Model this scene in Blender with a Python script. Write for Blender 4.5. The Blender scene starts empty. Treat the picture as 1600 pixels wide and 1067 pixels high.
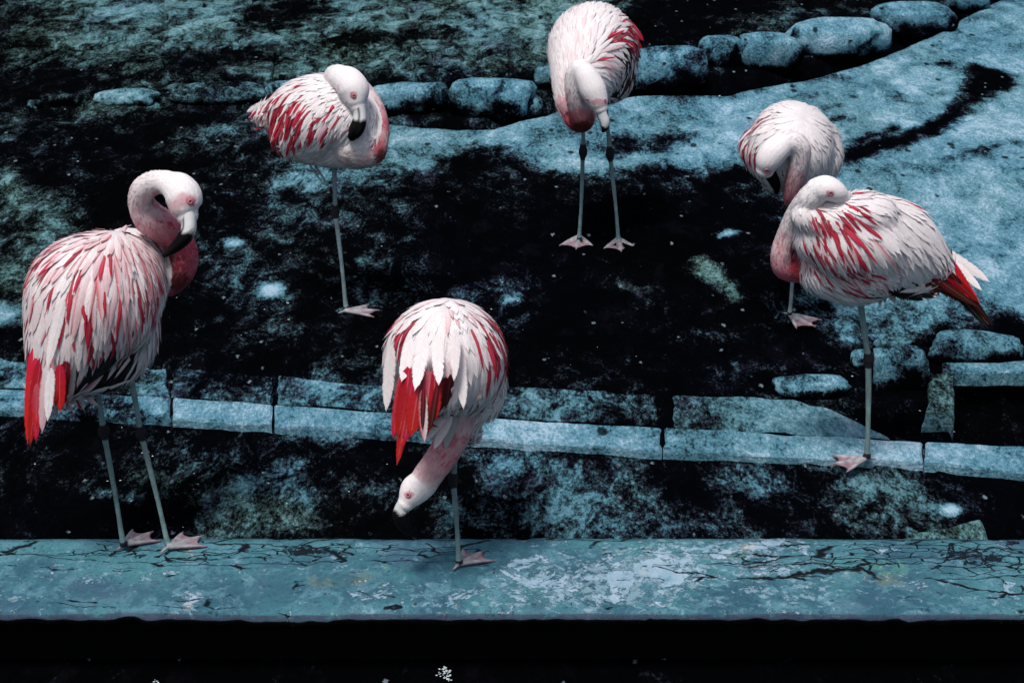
import bpy, bmesh, math, random
import numpy as np
from mathutils import Vector, Matrix, noise
from mathutils.bvhtree import BVHTree

random.seed(7); np.random.seed(7)
sc = bpy.context.scene
COL = sc.collection
R = math.radians

# ------------------------------------------------------------------ camera, sky, sun, exposure
CAM_H, PITCH, FOC = 2.43, R(22.72), 3000.0          # height (m), downward tilt, focal length in photo pixels
cam = bpy.data.cameras.new('camera'); cam_o = bpy.data.objects.new('camera', cam); COL.objects.link(cam_o)
cam_o.location = (0, 0, CAM_H); cam_o.rotation_euler = (R(90) - PITCH, 0, 0)
cam.sensor_width = 36.0; cam.lens = 36.0 * FOC / 1600.0
cam.clip_start = 0.1; cam.clip_end = 600.0
cam.dof.use_dof = True; cam.dof.focus_distance = 5.3; cam.dof.aperture_fstop = 13.0
sc.camera = cam_o

SUN_EL, SUN_AZ = R(66), R(205)
world = bpy.data.worlds.new("World"); sc.world = world; world.use_nodes = True
wn = world.node_tree; wn.nodes.clear()
wo = wn.nodes.new('ShaderNodeOutputWorld'); wb = wn.nodes.new('ShaderNodeBackground'); sky = wn.nodes.new('ShaderNodeTexSky')
sky.sky_type = 'NISHITA'; sky.sun_disc = False; sky.sun_elevation = SUN_EL; sky.sun_rotation = SUN_AZ
sky.air_density = 1.0; sky.dust_density = 4.0; sky.ozone_density = 1.0
wb.inputs['Strength'].default_value = 0.068
wn.links.new(sky.outputs['Color'], wb.inputs['Color']); wn.links.new(wb.outputs[0], wo.inputs[0])
sun = bpy.data.lights.new('sun', 'SUN'); sun_o = bpy.data.objects.new('sun', sun); COL.objects.link(sun_o)
sun.energy = 2.0; sun.angle = R(13); sun.color = (1.0, 0.955, 0.92)
sd = Vector((math.sin(SUN_AZ) * math.cos(SUN_EL), math.cos(SUN_AZ) * math.cos(SUN_EL), math.sin(SUN_EL)))
sun_o.rotation_euler = sd.to_track_quat('Z', 'Y').to_euler(); sun_o.location = (0, -3, 8)
sc.view_settings.view_transform = 'Standard'; sc.view_settings.look = 'None'
sc.view_settings.exposure = 0.52; sc.view_settings.gamma = 1.0; sc.view_settings.use_curve_mapping = False
sc.render.engine = 'CYCLES'
sc.cycles.max_bounces = 4; sc.cycles.diffuse_bounces = 2; sc.cycles.glossy_bounces = 2
sc.cycles.use_denoising = True; sc.cycles.transparent_max_bounces = 16

# ------------------------------------------------------------------ measuring the place: photo pixel -> world point
SP, CP = math.sin(PITCH), math.cos(PITCH)
def ray(px, py):
    u, v = (px - 800) / FOC, (py - 533.5) / FOC
    return Vector((u, CP - v * SP, -SP - v * CP))
def G(px, py, z=0.0):                                # the point of the level z seen at that pixel
    d = ray(px, py); t = (z - CAM_H) / d.z
    return Vector((0, 0, CAM_H)) + d * t
def V(px, py, Y):                                    # the point at distance Y along the ground
    d = ray(px, py); return Vector((0, 0, CAM_H)) + d * (Y / d.y)
def proj(p):                                         # where a built point was measured (numpy n,3)
    p = np.atleast_2d(np.asarray(p, float)); dz = p[:, 2] - CAM_H
    dep = p[:, 1] * CP - dz * SP; up = p[:, 1] * SP + dz * CP
    return np.stack([800 + FOC * p[:, 0] / dep, 533.5 - FOC * up / dep], 1)
def depth(p): return p.y * CP - (p.z - CAM_H) * SP
CAMPOS = np.array((0, 0, CAM_H))

# ------------------------------------------------------------------ objects
def link(o, parent=None):
    COL.objects.link(o)
    if parent is not None: o.parent = parent
    return o
def tag(o, label=None, cat=None, group=None, kind=None):
    for k, v in (('label', label), ('category', cat), ('group', group), ('kind', kind)):
        if v: o[k] = v
    return o
def empty(name, loc):
    o = bpy.data.objects.new(name, None); o.location = loc; o.empty_display_size = 0.1
    return link(o)
def mesh_obj(name, verts, faces, mat, parent=None, cols=None, attrs=None, smooth=True, uv=None, normals=None):
    me = bpy.data.meshes.new(name); verts = [tuple(v) for v in verts]
    me.from_pydata(verts, [], faces); me.materials.append(mat)
    if smooth: me.polygons.foreach_set('use_smooth', [True] * len(me.polygons))
    if cols is not None:
        a = me.color_attributes.new('tint', 'FLOAT_COLOR', 'POINT')
        c = np.ones((len(verts), 4), np.float32); c[:, :3] = cols; a.data.foreach_set('color', c.ravel())
    if uv is not None:
        a = me.attributes.new('blade', 'FLOAT_VECTOR', 'POINT'); a.data.foreach_set('vector', np.asarray(uv, np.float32).ravel())
    for k, v in (attrs or {}).items():
        a = me.attributes.new(k, 'FLOAT', 'POINT')
        a.data.foreach_set('value', np.broadcast_to(np.asarray(v, np.float32), (len(verts),)).copy())
    me.update()
    if normals is not None: me.normals_split_custom_set_from_vertices([tuple(Vector(q).normalized()) for q in normals])
    o = bpy.data.objects.new(name, me)
    link(o, parent)
    if parent is not None: o.matrix_parent_inverse = Matrix.Translation(-parent.location)
    return o

# ------------------------------------------------------------------ materials
class NT:
    def __init__(s, name):
        s.m = bpy.data.materials.new(name); s.m.use_nodes = True; s.t = s.m.node_tree; s.t.nodes.clear()
        s.out = s.n('ShaderNodeOutputMaterial'); s.b = s.n('ShaderNodeBsdfPrincipled'); s.l(s.b.outputs[0], s.out.inputs[0])
    def n(s, t, **k):
        x = s.t.nodes.new(t)
        for a, b in k.items(): setattr(x, a, b)
        return x
    def l(s, a, b): s.t.links.new(a, b)
    def put(s, v, i):
        if isinstance(v, (int, float)): i.default_value = v
        elif isinstance(v, tuple): i.default_value = (*v, 1) if len(v) == 3 and i.type == 'RGBA' else v
        else: s.l(v, i)
    def m_(s, op, a, b=0.0, c=None, clamp=False):
        x = s.n('ShaderNodeMath', operation=op, use_clamp=clamp); s.put(a, x.inputs[0]); s.put(b, x.inputs[1])
        if c is not None: s.put(c, x.inputs[2])
        return x.outputs[0]
    def noise(s, vec, scale, detail=4, rough=0.6, dist=0.0):
        x = s.n('ShaderNodeTexNoise'); s.put(vec, x.inputs['Vector']); x.inputs['Scale'].default_value = scale
        x.inputs['Detail'].default_value = detail; x.inputs['Roughness'].default_value = rough; x.inputs['Distortion'].default_value = dist
        return x
    def mix(s, f, a, b, mode='MIX'):
        x = s.n('ShaderNodeMix', data_type='RGBA', blend_type=mode, clamp_factor=True)
        s.put(f, x.inputs[0]); s.put(a, x.inputs[6]); s.put(b, x.inputs[7]); return x.outputs[2]
    def ramp(s, f, stops):
        x = s.n('ShaderNodeValToRGB'); e = x.color_ramp.elements
        while len(e) < len(stops): e.new(0.5)
        for q, (p, c) in zip(e, stops): q.position = p; q.color = (*c, 1)
        s.l(f, x.inputs[0]); return x.outputs[0]
    def step(s, v, lo, hi):
        x = s.n('ShaderNodeMapRange', interpolation_type='SMOOTHSTEP'); s.put(v, x.inputs[0])
        x.inputs[1].default_value = lo; x.inputs[2].default_value = hi; return x.outputs[0]
    def attr(s, name): return s.n('ShaderNodeAttribute', attribute_name=name)

def stone_material():
    T = NT('weathered_stone')
    pos = T.n('ShaderNodeNewGeometry').outputs['Position']
    mp = T.n('ShaderNodeMapping'); T.l(pos, mp.inputs[0]); mp.inputs['Scale'].default_value = (1, 0.5, 1)
    p = mp.outputs[0]
    A, B, Cn = T.noise(p, 3.0, 7, .62, .5), T.noise(p, 13, 9, .70, .8), T.noise(p, 95, 5, .7)
    H = T.noise(p, 1.7, 4, .6)
    pale, green = T.attr('pale').outputs['Fac'], T.attr('green').outputs['Fac']
    amp = T.m_('MULTIPLY_ADD', T.step(pale, .50, .72), -.36, 1.0)
    k = T.m_('MULTIPLY_ADD', T.m_('SUBTRACT', A.outputs[0], .5), 1.15, pale)
    k = T.m_('MULTIPLY_ADD', T.m_('MULTIPLY', T.m_('SUBTRACT', B.outputs[0], .5), amp), 1.6, k)
    k = T.m_('MULTIPLY_ADD', T.m_('SUBTRACT', Cn.outputs[0], .5), 1.0, k)
    F = T.noise(p, 240, 3, .6)
    k = T.m_('MULTIPLY_ADD', T.m_('SUBTRACT', F.outputs[0], .5), .45, k)
    blue = T.ramp(k, [(.0, (.0010, .0012, .0020)), (.30, (.0016, .002, .0036)), (.38, (.014, .017, .032)), (.45, (.030, .052, .078)),
                      (.55, (.050, .148, .205)), (.68, (.080, .232, .315)), (.84, (.165, .335, .430)), (1.0, (.36, .53, .66))])
    grn = T.ramp(k, [(.0, (.0010, .0012, .0014)), (.30, (.0018, .0024, .0028)), (.38, (.015, .022, .020)), (.45, (.034, .062, .052)),
                     (.55, (.056, .125, .115)), (.68, (.100, .215, .215)), (.84, (.170, .310, .330)), (1.0, (.34, .46, .50))])
    g = T.m_('ADD', green, T.m_('MULTIPLY', T.m_('SUBTRACT', H.outputs[0], .5), 1.6), clamp=True)
    c = T.mix(g, blue, grn)
    # violet lichen bloom
    Vn = T.noise(p, 6.5, 5, .65)
    vf = T.m_('MULTIPLY', T.step(Vn.outputs[0], .55, .68), T.m_('SUBTRACT', 1.0, T.step(k, .55, .8)))
    c = T.mix(T.m_('MULTIPLY', vf, .55), c, T.mix(T.step(k, .2, .6), (.004, .004, .007), (.055, .060, .11)))
    # dark pits
    vo = T.n('ShaderNodeTexVoronoi'); T.l(p, vo.inputs['Vector']); vo.inputs['Scale'].default_value = 11
    sepc = T.n('ShaderNodeSeparateColor'); T.l(vo.outputs['Color'], sepc.inputs[0])
    dd = T.m_('MULTIPLY_ADD', T.m_('SUBTRACT', B.outputs[0], .5), .28, vo.outputs['Distance'])
    pit = T.m_('MULTIPLY', T.m_('SUBTRACT', 1.0, T.step(dd, .10, .17)), T.step(sepc.outputs[0], .60, .66))
    c = T.mix(T.m_('MULTIPLY', pit, .92), c, (.003, .0035, .006))
    # small white droppings
    v2 = T.n('ShaderNodeTexVoronoi'); T.l(p, v2.inputs['Vector']); v2.inputs['Scale'].default_value = 19
    sep2 = T.n('ShaderNodeSeparateColor'); T.l(v2.outputs['Color'], sep2.inputs[0])
    d2 = T.m_('MULTIPLY_ADD', T.m_('SUBTRACT', Cn.outputs[0], .5), .5, v2.outputs['Distance'])
    sp = T.m_('MULTIPLY', T.m_('SUBTRACT', 1.0, T.step(d2, .07, .13)), T.step(sep2.outputs[1], .72, .75))
    c = T.mix(T.m_('MULTIPLY', sp, .6), c, (.24, .34, .40))
    T.l(c, T.b.inputs['Base Color'])
    T.b.inputs['Roughness'].default_value = .82; T.l(T.m_('MULTIPLY', T.step(k, .3, .7), .12), T.b.inputs['Specular IOR Level'])
    bp = T.n('ShaderNodeBump'); bp.inputs['Strength'].default_value = .9; bp.inputs['Distance'].default_value = .022
    hh = T.m_('MULTIPLY_ADD', Cn.outputs[0], .30, B.outputs[0]); hh = T.m_('MULTIPLY_ADD', T.step(k, .3, .6), .25, hh); hh = T.m_('MULTIPLY_ADD', pit, -.6, hh)
    T.l(hh, bp.inputs['Height']); T.l(bp.outputs[0], T.b.inputs['Normal'])
    return T.m
STONE = stone_material()

def coping_material():
    T = NT('painted_concrete')
    pos = T.n('ShaderNodeNewGeometry').outputs['Position']
    wq = T.noise(pos, 7, 4, .6)
    off = T.n('ShaderNodeVectorMath', operation='MULTIPLY_ADD'); T.l(wq.outputs['Color'], off.inputs[0]); off.inputs[1].default_value = (.10, .10, .05); T.l(pos, off.inputs[2])
    p = off.outputs[0]
    A, B, Cn = T.noise(pos, 2.6, 8, .68, .4), T.noise(pos, 13, 9, .72, .5), T.noise(pos, 90, 5, .72)
    pale, crack, gr = T.attr('pale').outputs['Fac'], T.attr('crack').outputs['Fac'], T.attr('green').outputs['Fac']
    base = T.mix(T.step(A.outputs[0], .40, .62), (.032, .102, .150), (.064, .208, .242))
    base = T.mix(T.m_('MULTIPLY', T.step(B.outputs[0], .48, .60), .8), base, (.100, .245, .310))
    base = T.mix(T.m_('MULTIPLY', T.step(Cn.outputs[0], .50, .66), .55), base, (.02, .05, .085))
    V2 = T.noise(pos, 4.2, 5, .6)
    base = T.mix(T.m_('MULTIPLY', T.step(V2.outputs[0], .56, .66), .4), base, (.060, .105, .17))
    gg = T.m_('MULTIPLY_ADD', T.m_('SUBTRACT', B.outputs[0], .5), 1.4, gr)
    base = T.mix(T.step(gg, .45, .6), base, (.07, .205, .185))
    oc = T.m_('MULTIPLY_ADD', T.m_('SUBTRACT', B.outputs[0], .5), 1.5, T.attr('ochre').outputs['Fac'])
    base = T.mix(T.m_('MULTIPLY', T.step(oc, .4, .7), .7), base, (.13, .15, .10))
    kk = T.m_('MULTIPLY_ADD', T.m_('SUBTRACT', T.noise(pos, 9, 9, .74, .6).outputs[0], .5), 2.7, pale)
    kk = T.m_('MULTIPLY_ADD', T.m_('SUBTRACT', Cn.outputs[0], .5), .7, kk)
    base = T.mix(T.m_('MULTIPLY', T.step(kk, .50, .60), .85), base, T.mix(T.step(B.outputs[0], .35, .65), (.17, .32, .43), (.42, .54, .66)))
    bg = T.noise(pos, 5.5, 3, .5)
    base = T.mix(T.m_('MULTIPLY', T.step(bg.outputs[0], .62, .66), T.m_('MULTIPLY', T.step(kk, .44, .56), .8)), base, (.40, .43, .44))
    fl = T.noise(pos, 34, 8, .7, .4)
    base = T.mix(T.m_('MULTIPLY', T.step(T.m_('MULTIPLY_ADD', pale, .35, fl.outputs[0]), .66, .73), .55), base, (.30, .44, .52))
    base = T.mix(T.m_('MULTIPLY', T.step(T.noise(pos, 26, 9, .75, .2).outputs[0], .60, .64), .85), base, (.012, .020, .034))
    # cracks: long ones along the wall, a fine net between them
    m1 = T.n('ShaderNodeMapping'); T.l(p, m1.inputs[0]); m1.inputs['Scale'].default_value = (2.0, 13, 3)
    e1 = T.n('ShaderNodeTexVoronoi', feature='DISTANCE_TO_EDGE'); T.l(m1.outputs[0], e1.inputs['Vector']); e1.inputs['Scale'].default_value = 1.3
    m2 = T.n('ShaderNodeMapping'); T.l(p, m2.inputs[0]); m2.inputs['Scale'].default_value = (9, 20, 6)
    e2 = T.n('ShaderNodeTexVoronoi', feature='DISTANCE_TO_EDGE'); T.l(m2.outputs[0], e2.inputs['Vector']); e2.inputs['Scale'].default_value = 1.5
    n1 = T.noise(pos, 9, 4, .6)
    g1 = T.m_('MULTIPLY_ADD', T.m_('SUBTRACT', n1.outputs[0], .5), 1.6, crack)
    c1 = T.m_('MULTIPLY', T.m_('SUBTRACT', 1.0, T.step(e1.outputs['Distance'], .008, .028)), T.step(g1, .20, .30))
    c2 = T.m_('MULTIPLY', T.m_('SUBTRACT', 1.0, T.step(e2.outputs['Distance'], .012, .040)), T.step(g1, .52, .64))
    cr = T.m_('MAXIMUM', c1, c2)
    ch = T.m_('MULTIPLY', T.step(T.m_('MULTIPLY_ADD', T.m_('SUBTRACT', T.noise(pos, 38, 5, .7).outputs[0], .5), 1.5, crack), 1.10, 1.14), .95)
    cr = T.m_('MAXIMUM', cr, ch)
    base = T.mix(cr, base, (.003, .004, .007))
    # violet nose, turning black below
    dm = T.m_('MULTIPLY_ADD', T.m_('SUBTRACT', B.outputs[0], .5), 1.1, T.attr('nose_dark').outputs['Fac'])
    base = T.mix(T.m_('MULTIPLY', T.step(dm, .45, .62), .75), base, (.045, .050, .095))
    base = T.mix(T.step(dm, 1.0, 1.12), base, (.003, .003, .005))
    T.l(base, T.b.inputs['Base Color']); T.b.inputs['Roughness'].default_value = .7; T.b.inputs['Specular IOR Level'].default_value = .15
    bp = T.n('ShaderNodeBump'); bp.inputs['Strength'].default_value = .9; bp.inputs['Distance'].default_value = .012
    h = T.m_('MULTIPLY_ADD', cr, -1.0, T.m_('MULTIPLY_ADD', Cn.outputs[0], .25, T.m_('MULTIPLY', B.outputs[0], .5)))
    h = T.m_('MULTIPLY_ADD', T.step(kk, .5, .56), .2, h)
    T.l(h, bp.inputs['Height']); T.l(bp.outputs[0], T.b.inputs['Normal'])
    return T.m
COPING = coping_material()

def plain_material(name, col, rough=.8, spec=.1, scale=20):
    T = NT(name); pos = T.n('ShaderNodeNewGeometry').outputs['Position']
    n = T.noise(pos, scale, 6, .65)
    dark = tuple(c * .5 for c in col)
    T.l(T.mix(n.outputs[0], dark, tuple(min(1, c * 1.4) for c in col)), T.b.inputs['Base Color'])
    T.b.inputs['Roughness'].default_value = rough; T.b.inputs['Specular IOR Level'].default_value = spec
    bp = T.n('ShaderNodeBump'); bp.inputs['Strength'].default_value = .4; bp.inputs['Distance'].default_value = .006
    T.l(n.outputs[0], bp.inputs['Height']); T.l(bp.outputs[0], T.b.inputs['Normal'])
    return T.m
BLACK_WALL = plain_material('shade_black_wall', (.0028, .0030, .0036), .9, .03, 25)  # wall face under the overhang: its shade is put into the black colour
GUANO = plain_material('white_droppings', (.50, .60, .64), .8, .1, 60)

def feather_material():
    T = NT('feather')
    col = T.attr('tint').outputs['Color']; bl = T.attr('blade').outputs['Vector']
    sx = T.n('ShaderNodeSeparateXYZ'); T.l(bl, sx.inputs[0])
    u, v, sd_ = sx.outputs[0], sx.outputs[1], sx.outputs[2]
    au = T.m_('ABSOLUTE', u)
    nz = T.n('ShaderNodeTexNoise'); nz.inputs['Scale'].default_value = 1.0; nz.inputs['Detail'].default_value = 4
    cb = T.n('ShaderNodeCombineXYZ'); T.l(T.m_('MULTIPLY', T.m_('SUBTRACT', v, T.m_('MULTIPLY', au, .022)), 330), cb.inputs[0]); T.l(T.m_('MULTIPLY', u, 1.2), cb.inputs[1]); T.l(sd_, cb.inputs[2])
    T.l(cb.outputs[0], nz.inputs['Vector'])
    barb = nz.outputs[0]
    rach = T.m_('SUBTRACT', 1.0, T.step(au, .03, .10))
    c = T.mix(T.m_('MULTIPLY', T.step(barb, .35, .7), .30), col, (.5, .46, .47), 'MULTIPLY')
    c = T.mix(T.m_('MULTIPLY', rach, .16), c, T.mix(.6, col, (.75, .66, .62)))
    T.l(c, T.b.inputs['Base Color']); T.b.inputs['Roughness'].default_value = .62; T.b.inputs['Specular IOR Level'].default_value = .18
    bp = T.n('ShaderNodeBump'); bp.inputs['Strength'].default_value = .35; bp.inputs['Distance'].default_value = .002
    T.l(T.m_('ADD', barb, rach), bp.inputs['Height']); T.l(bp.outputs[0], T.b.inputs['Normal'])
    # vanes fray into loose barbs at the edge and the tip
    along = T.m_('FRACT', sd_)
    n2 = T.n('ShaderNodeTexNoise'); n2.inputs['Scale'].default_value = 1.0; n2.inputs['Detail'].default_value = 3
    c2 = T.n('ShaderNodeCombineXYZ'); T.l(T.m_('MULTIPLY', T.m_('SUBTRACT', v, T.m_('MULTIPLY', au, .022)), 520), c2.inputs[0]); T.l(T.m_('MULTIPLY', u, .8), c2.inputs[1]); T.l(T.m_('FLOOR', sd_), c2.inputs[2])
    T.l(c2.outputs[0], n2.inputs['Vector'])
    far_ = T.m_('MAXIMUM', au, T.m_('MULTIPLY_ADD', along, 2.6, -1.70))
    al = T.step(T.m_('SUBTRACT', T.m_('MULTIPLY_ADD', n2.outputs[0], 1.0, .34), far_), -.12, .04)
    T.l(T.m_('MAXIMUM', al, rach), T.b.inputs['Alpha'])
    return T.m
FEATHER = feather_material()
def skin_material():
    T = NT('bird_skin')
    pos = T.n('ShaderNodeNewGeometry').outputs['Position']; col = T.attr('tint').outputs['Color']
    a = T.noise(pos, 160, 4, .7); b = T.noise(pos, 420, 3, .6)
    c = T.mix(T.m_('MULTIPLY', T.step(a.outputs[0], .4, .75), .22), col, (.55, .5, .5), 'MULTIPLY')
    T.l(c, T.b.inputs['Base Color']); T.b.inputs['Roughness'].default_value = .7; T.b.inputs['Specular IOR Level'].default_value = .15
    bp = T.n('ShaderNodeBump'); bp.inputs['Strength'].default_value = .4; bp.inputs['Distance'].default_value = .003
    T.l(T.m_('ADD', a.outputs[0], T.m_('MULTIPLY', b.outputs[0], .5)), bp.inputs['Height']); T.l(bp.outputs[0], T.b.inputs['Normal'])
    return T.m
SKIN = skin_material()
def horn_material():
    T = NT('bill_horn'); col = T.attr('tint').outputs['Color']
    pos = T.n('ShaderNodeNewGeometry').outputs['Position']; a = T.noise(pos, 130, 4, .6)
    T.l(T.mix(T.m_('MULTIPLY', a.outputs[0], .3), col, (.6, .6, .6), 'MULTIPLY'), T.b.inputs['Base Color'])
    T.b.inputs['Roughness'].default_value = .6; T.b.inputs['Specular IOR Level'].default_value = .07
    return T.m
HORN = horn_material()
EYE = NT('eye').m; EYE.node_tree.nodes['Principled BSDF'].inputs['Base Color'].default_value = (.05, .012, .012, 1)
EYE.node_tree.nodes['Principled BSDF'].inputs['Roughness'].default_value = .15

# ------------------------------------------------------------------ stain map of the ground, as shapes lying on it
def poly_sd(P, poly):                                # signed distance (inside negative), numpy
    d = np.full(len(P), 1e9); ins = np.zeros(len(P), bool); n = len(poly)
    for i in range(n):
        a, b = poly[i], poly[(i + 1) % n]; ab = b - a; ap = P - a
        t = np.clip((ap @ ab) / max(1e-12, ab @ ab), 0, 1); d = np.minimum(d, np.hypot(*(ap - t[:, None] * ab).T))
        c = ((a[1] > P[:, 1]) != (b[1] > P[:, 1]))
        with np.errstate(divide='ignore', invalid='ignore'):
            xx = (b[0] - a[0]) * (P[:, 1] - a[1]) / (b[1] - a[1]) + a[0]
        ins ^= c & (P[:, 0] < xx)
    return np.where(ins, -d, d)
def sm(x): x = np.clip(x, 0, 1); return x * x * (3 - 2 * x)
def g2(px, py): q = G(px, py); return np.array((q.x, q.y))
def ell(cx, cy, rx, ry, rot=0, n=14):                # a patch measured as an ellipse
    o = []
    for i in range(n):
        a = 2 * math.pi * i / n; x, y = rx * math.cos(a), ry * math.sin(a)
        o.append((cx + x * math.cos(R(rot)) - y * math.sin(R(rot)), cy + x * math.sin(R(rot)) + y * math.cos(R(rot))))
    return o
# (outline, pale, green, soft edge in metres)
STAINS = [
    ([(-200, -60), (1010, -60), (990, 60), (850, 110), (600, 120), (400, 130), (250, 140), (-200, 140)], .54, .8, .10),
    ([(-200, -60), (60, -60), (90, 60), (250, 90), (240, 175), (330, 235), (200, 330), (-200, 330)], .22, .7, .25),
    ([(130, 20), (420, 0), (560, 10), (520, 30), (300, 50), (170, 60)], .60, .6, .15),
    (ell(430, 22, 55, 26), .08, .5, .1), (ell(310, 105, 120, 16, -8), .2, .7, .1), (ell(590, 62, 120, 12, -5), .2, .8, .1),
    (ell(700, 90, 120, 22, -4), .52, .8, .15),
    ([(1005, -60), (1260, -60), (1180, 30), (1100, 62), (1000, 80), (960, 60)], .04, .3, .06),
    ([(1120, 30), (1240, 15), (1235, 45), (1130, 60)], .38, .6, .08),
    # pale concrete, right
    ([(600, 182), (720, 196), (860, 152), (1000, 146), (1110, 148), (1240, 120), (1350, 92), (1460, 35), (1560, -60), (1900, -60), (1900, 520),
      (1560, 506), (1420, 525), (1300, 540), (1240, 470), (1180, 300), (1050, 262), (880, 268), (720, 262), (610, 290), (590, 240)], .70, .15, .10),
    ([(1380, 120), (1600, 60), (1900, 60), (1900, 500), (1500, 440), (1350, 320)], .76, .05, .25),
    ([(250, 165), (420, 168), (600, 185), (620, 280), (540, 340), (430, 330), (360, 280), (320, 210)], .60, .4, .12),
    (ell(410, 250, 42, 34), .10, .4, .08), (ell(330, 185, 80, 14), .2, .4, .08),
    (ell(745, 255, 46, 26, -20), .06, .2, .08), (ell(1010, 222, 70, 12, -8), .22, .1, .06), (ell(640, 290, 30, 20), .3, .2, .1),
    # the wet black hollow
    ([(-200, 195), (180, 190), (300, 300), (400, 345), (520, 345), (620, 290), (700, 268), (800, 262), (905, 282), (1050, 272), (1160, 262), (1235, 300),
      (1270, 470), (1310, 515), (1390, 520), (1460, 545), (1480, 600), (1440, 690), (1300, 640), (1050, 612), (780, 600), (600, 600), (420, 585),
      (250, 572), (-200, 545)], .215, .45, .12),
    ([(660, 330), (1000, 300), (1200, 330), (1230, 600), (800, 590), (640, 560)], .05, .2, .2),
    ([(120, 200), (330, 230), (390, 330), (180, 330)], .10, .4, .15),
    (ell(40, 400, 75, 95), .47, .95, .15), (ell(15, 285, 26, 22), .55, .9, .06), (ell(15, 495, 26, 14), .8, .2, .05), (ell(340, 230, 30, 18), .35, .4, .1),
    (ell(500, 320, 85, 55), .42, .4, .15), (ell(355, 430, 70, 50), .38, .4, .12), (ell(425, 462, 22, 20), .55, .2, .05), (ell(425, 452, 14, 11), 1.25, .1, .012), (ell(1250, 640, 5, 4), 1.2, .1, .01), (ell(365, 378, 8, 5), 1.2, .1, .012), (ell(470, 735, 16, 14), 1.0, .1, .03), (ell(560, 752, 20, 8), 1.0, .1, .03), (ell(800, 465, 14, 5), 1.0, .1, .02),
    (ell(360, 378, 9, 6), .9, .1, .03), (ell(740, 478, 55, 26, 25), .36, .1, .10), (ell(800, 452, 30, 10), .4, .1, .06),
    ([(1070, 405), (1100, 402), (1150, 440), (1170, 470), (1145, 472), (1110, 445), (1078, 432)], .68, .95, .015),
    (ell(988, 446, 38, 6, 6), .50, .9, .03), (ell(1138, 368, 14, 6, -20), 1.15, .2, .012), (ell(1200, 415, 18, 8, 20), .35, .3, .06),
    (ell(1135, 575, 22, 8), .45, .2, .05), (ell(600, 570, 30, 12), .45, .6, .06), (ell(1105, 520, 30, 10), .3, .2, .06),
    (ell(1220, 570, 10, 5), .7, .1, .04), (ell(580, 480, 10, 10), .5, .3, .05),
    # cracks and dark blots of the pale slope
    ([(1315, 240), (1390, 216), (1450, 196), (1475, 178), (1505, 158), (1500, 118), (1520, 100), (1590, 118), (1580, 140), (1548, 150), (1520, 172), (1480, 200), (1400, 232), (1322, 256)], -.05, .1, .035),
    ([(1110, 278), (1160, 258), (1200, 262), (1180, 280)], .05, .1, .04), (ell(1460, 145, 9, 6), .1, .1, .03), (ell(1478, 103, 10, 5), .1, .1, .03),
    (ell(1305, 184, 9, 5), .1, .1, .03), (ell(1388, 200, 9, 5), .1, .1, .03), (ell(1360, 215, 22, 4, -20), .15, .1, .03), (ell(1180, 110, 4, 4), .1, .1, .03),
    (ell(1490, 283, 10, 7, -20), .98, 0, .03), (ell(1420, 140, 70, 16, -18), .82, 0, .12), (ell(1540, 236, 50, 5, -15), .3, .1, .06),
    # dark seam above the loose stones, right
    ([(1320, 545), (1400, 532), (1470, 508), (1560, 502), (1900, 512), (1900, 560), (1450, 575), (1420, 700), (1360, 690), (1330, 600)], .03, .2, .04),
    ([(1290, 500), (1420, 470), (1500, 480), (1480, 505), (1400, 528), (1310, 540)], .55, .1, .06),
    # trough behind the low wall
    ([(-200, 640), (430, 668), (1035, 705), (1900, 760), (1900, 860), (-200, 860)], .20, .4, .04),
    ([(770, 690), (1035, 708), (1200, 720), (1290, 730), (1200, 800), (1120, 838), (850, 830), (790, 780)], .44, .15, .12),
    (ell(905, 795, 60, 34, -15), .60, .2, .08), (ell(850, 730, 80, 20), .5, .2, .08), (ell(1000, 770, 70, 40), .46, .5, .1), (ell(1060, 750, 30, 26), .1, .1, .06),
    (ell(1255, 770, 50, 55), .08, .1, .1), (ell(1385, 775, 85, 48, 10), .56, .4, .08), (ell(1200, 740, 40, 26), .55, .1, .08), (ell(1310, 700, 30, 22), .3, .1, .06),
    (ell(400, 782, 115, 46, 8), .50, .95, .12), (ell(212, 778, 22, 13), 1.25, .1, .015), (ell(160, 768, 18, 8), 1.1, .2, .02), (ell(245, 745, 40, 26), .4, .9, .08),
    (ell(460, 735, 24, 22), .62, .1, .05), (ell(415, 752, 16, 8), .6, .1, .04), (ell(585, 758, 50, 18, 12), .55, .1, .06), (ell(475, 768, 14, 9), .75, .1, .04),
    (ell(340, 700, 60, 14), .3, .1, .08), (ell(30, 735, 60, 18), .34, .8, .1), (ell(30, 800, 200, 30), .05, .2, .1), (ell(560, 840, 120, 5), .1, .3, .08),
    (ell(490, 676, 60, 9, 6), .60, .1, .03),
    ([(1480, 735), (1900, 755), (1900, 860), (1560, 845), (1500, 800)], .02, .1, .05), (ell(1490, 788, 14, 8), 1.25, .1, .01),
]
STW = [(np.array([g2(*q) for q in poly]), pa, gr, soft * 1.6 + .015) for poly, pa, gr, soft in STAINS]
def stain(P):
    pale = np.full(len(P), .2); green = np.full(len(P), .4)
    # lumpy edges
    jit = np.array([[noise.noise((x * 4, y * 4, 1)) + .6 * noise.noise((x * 11, y * 11, 4)), noise.noise((x * 4, y * 4, 9)) + .6 * noise.noise((x * 11, y * 11, 7))] for x, y in P]) * .035
    Q = P + jit
    for poly, pa, gr, soft in STW:
        lo, hi = poly.min(0) - soft * 2, poly.max(0) + soft * 2
        ix = np.where(((Q > lo) & (Q < hi)).all(1))[0]
        if not len(ix): continue
        f = sm(.5 - poly_sd(Q[ix], poly) / (2 * soft))
        pale[ix] = pale[ix] * (1 - f) + pa * f; green[ix] = green[ix] * (1 - f) + gr * f
    return pale, green

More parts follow.
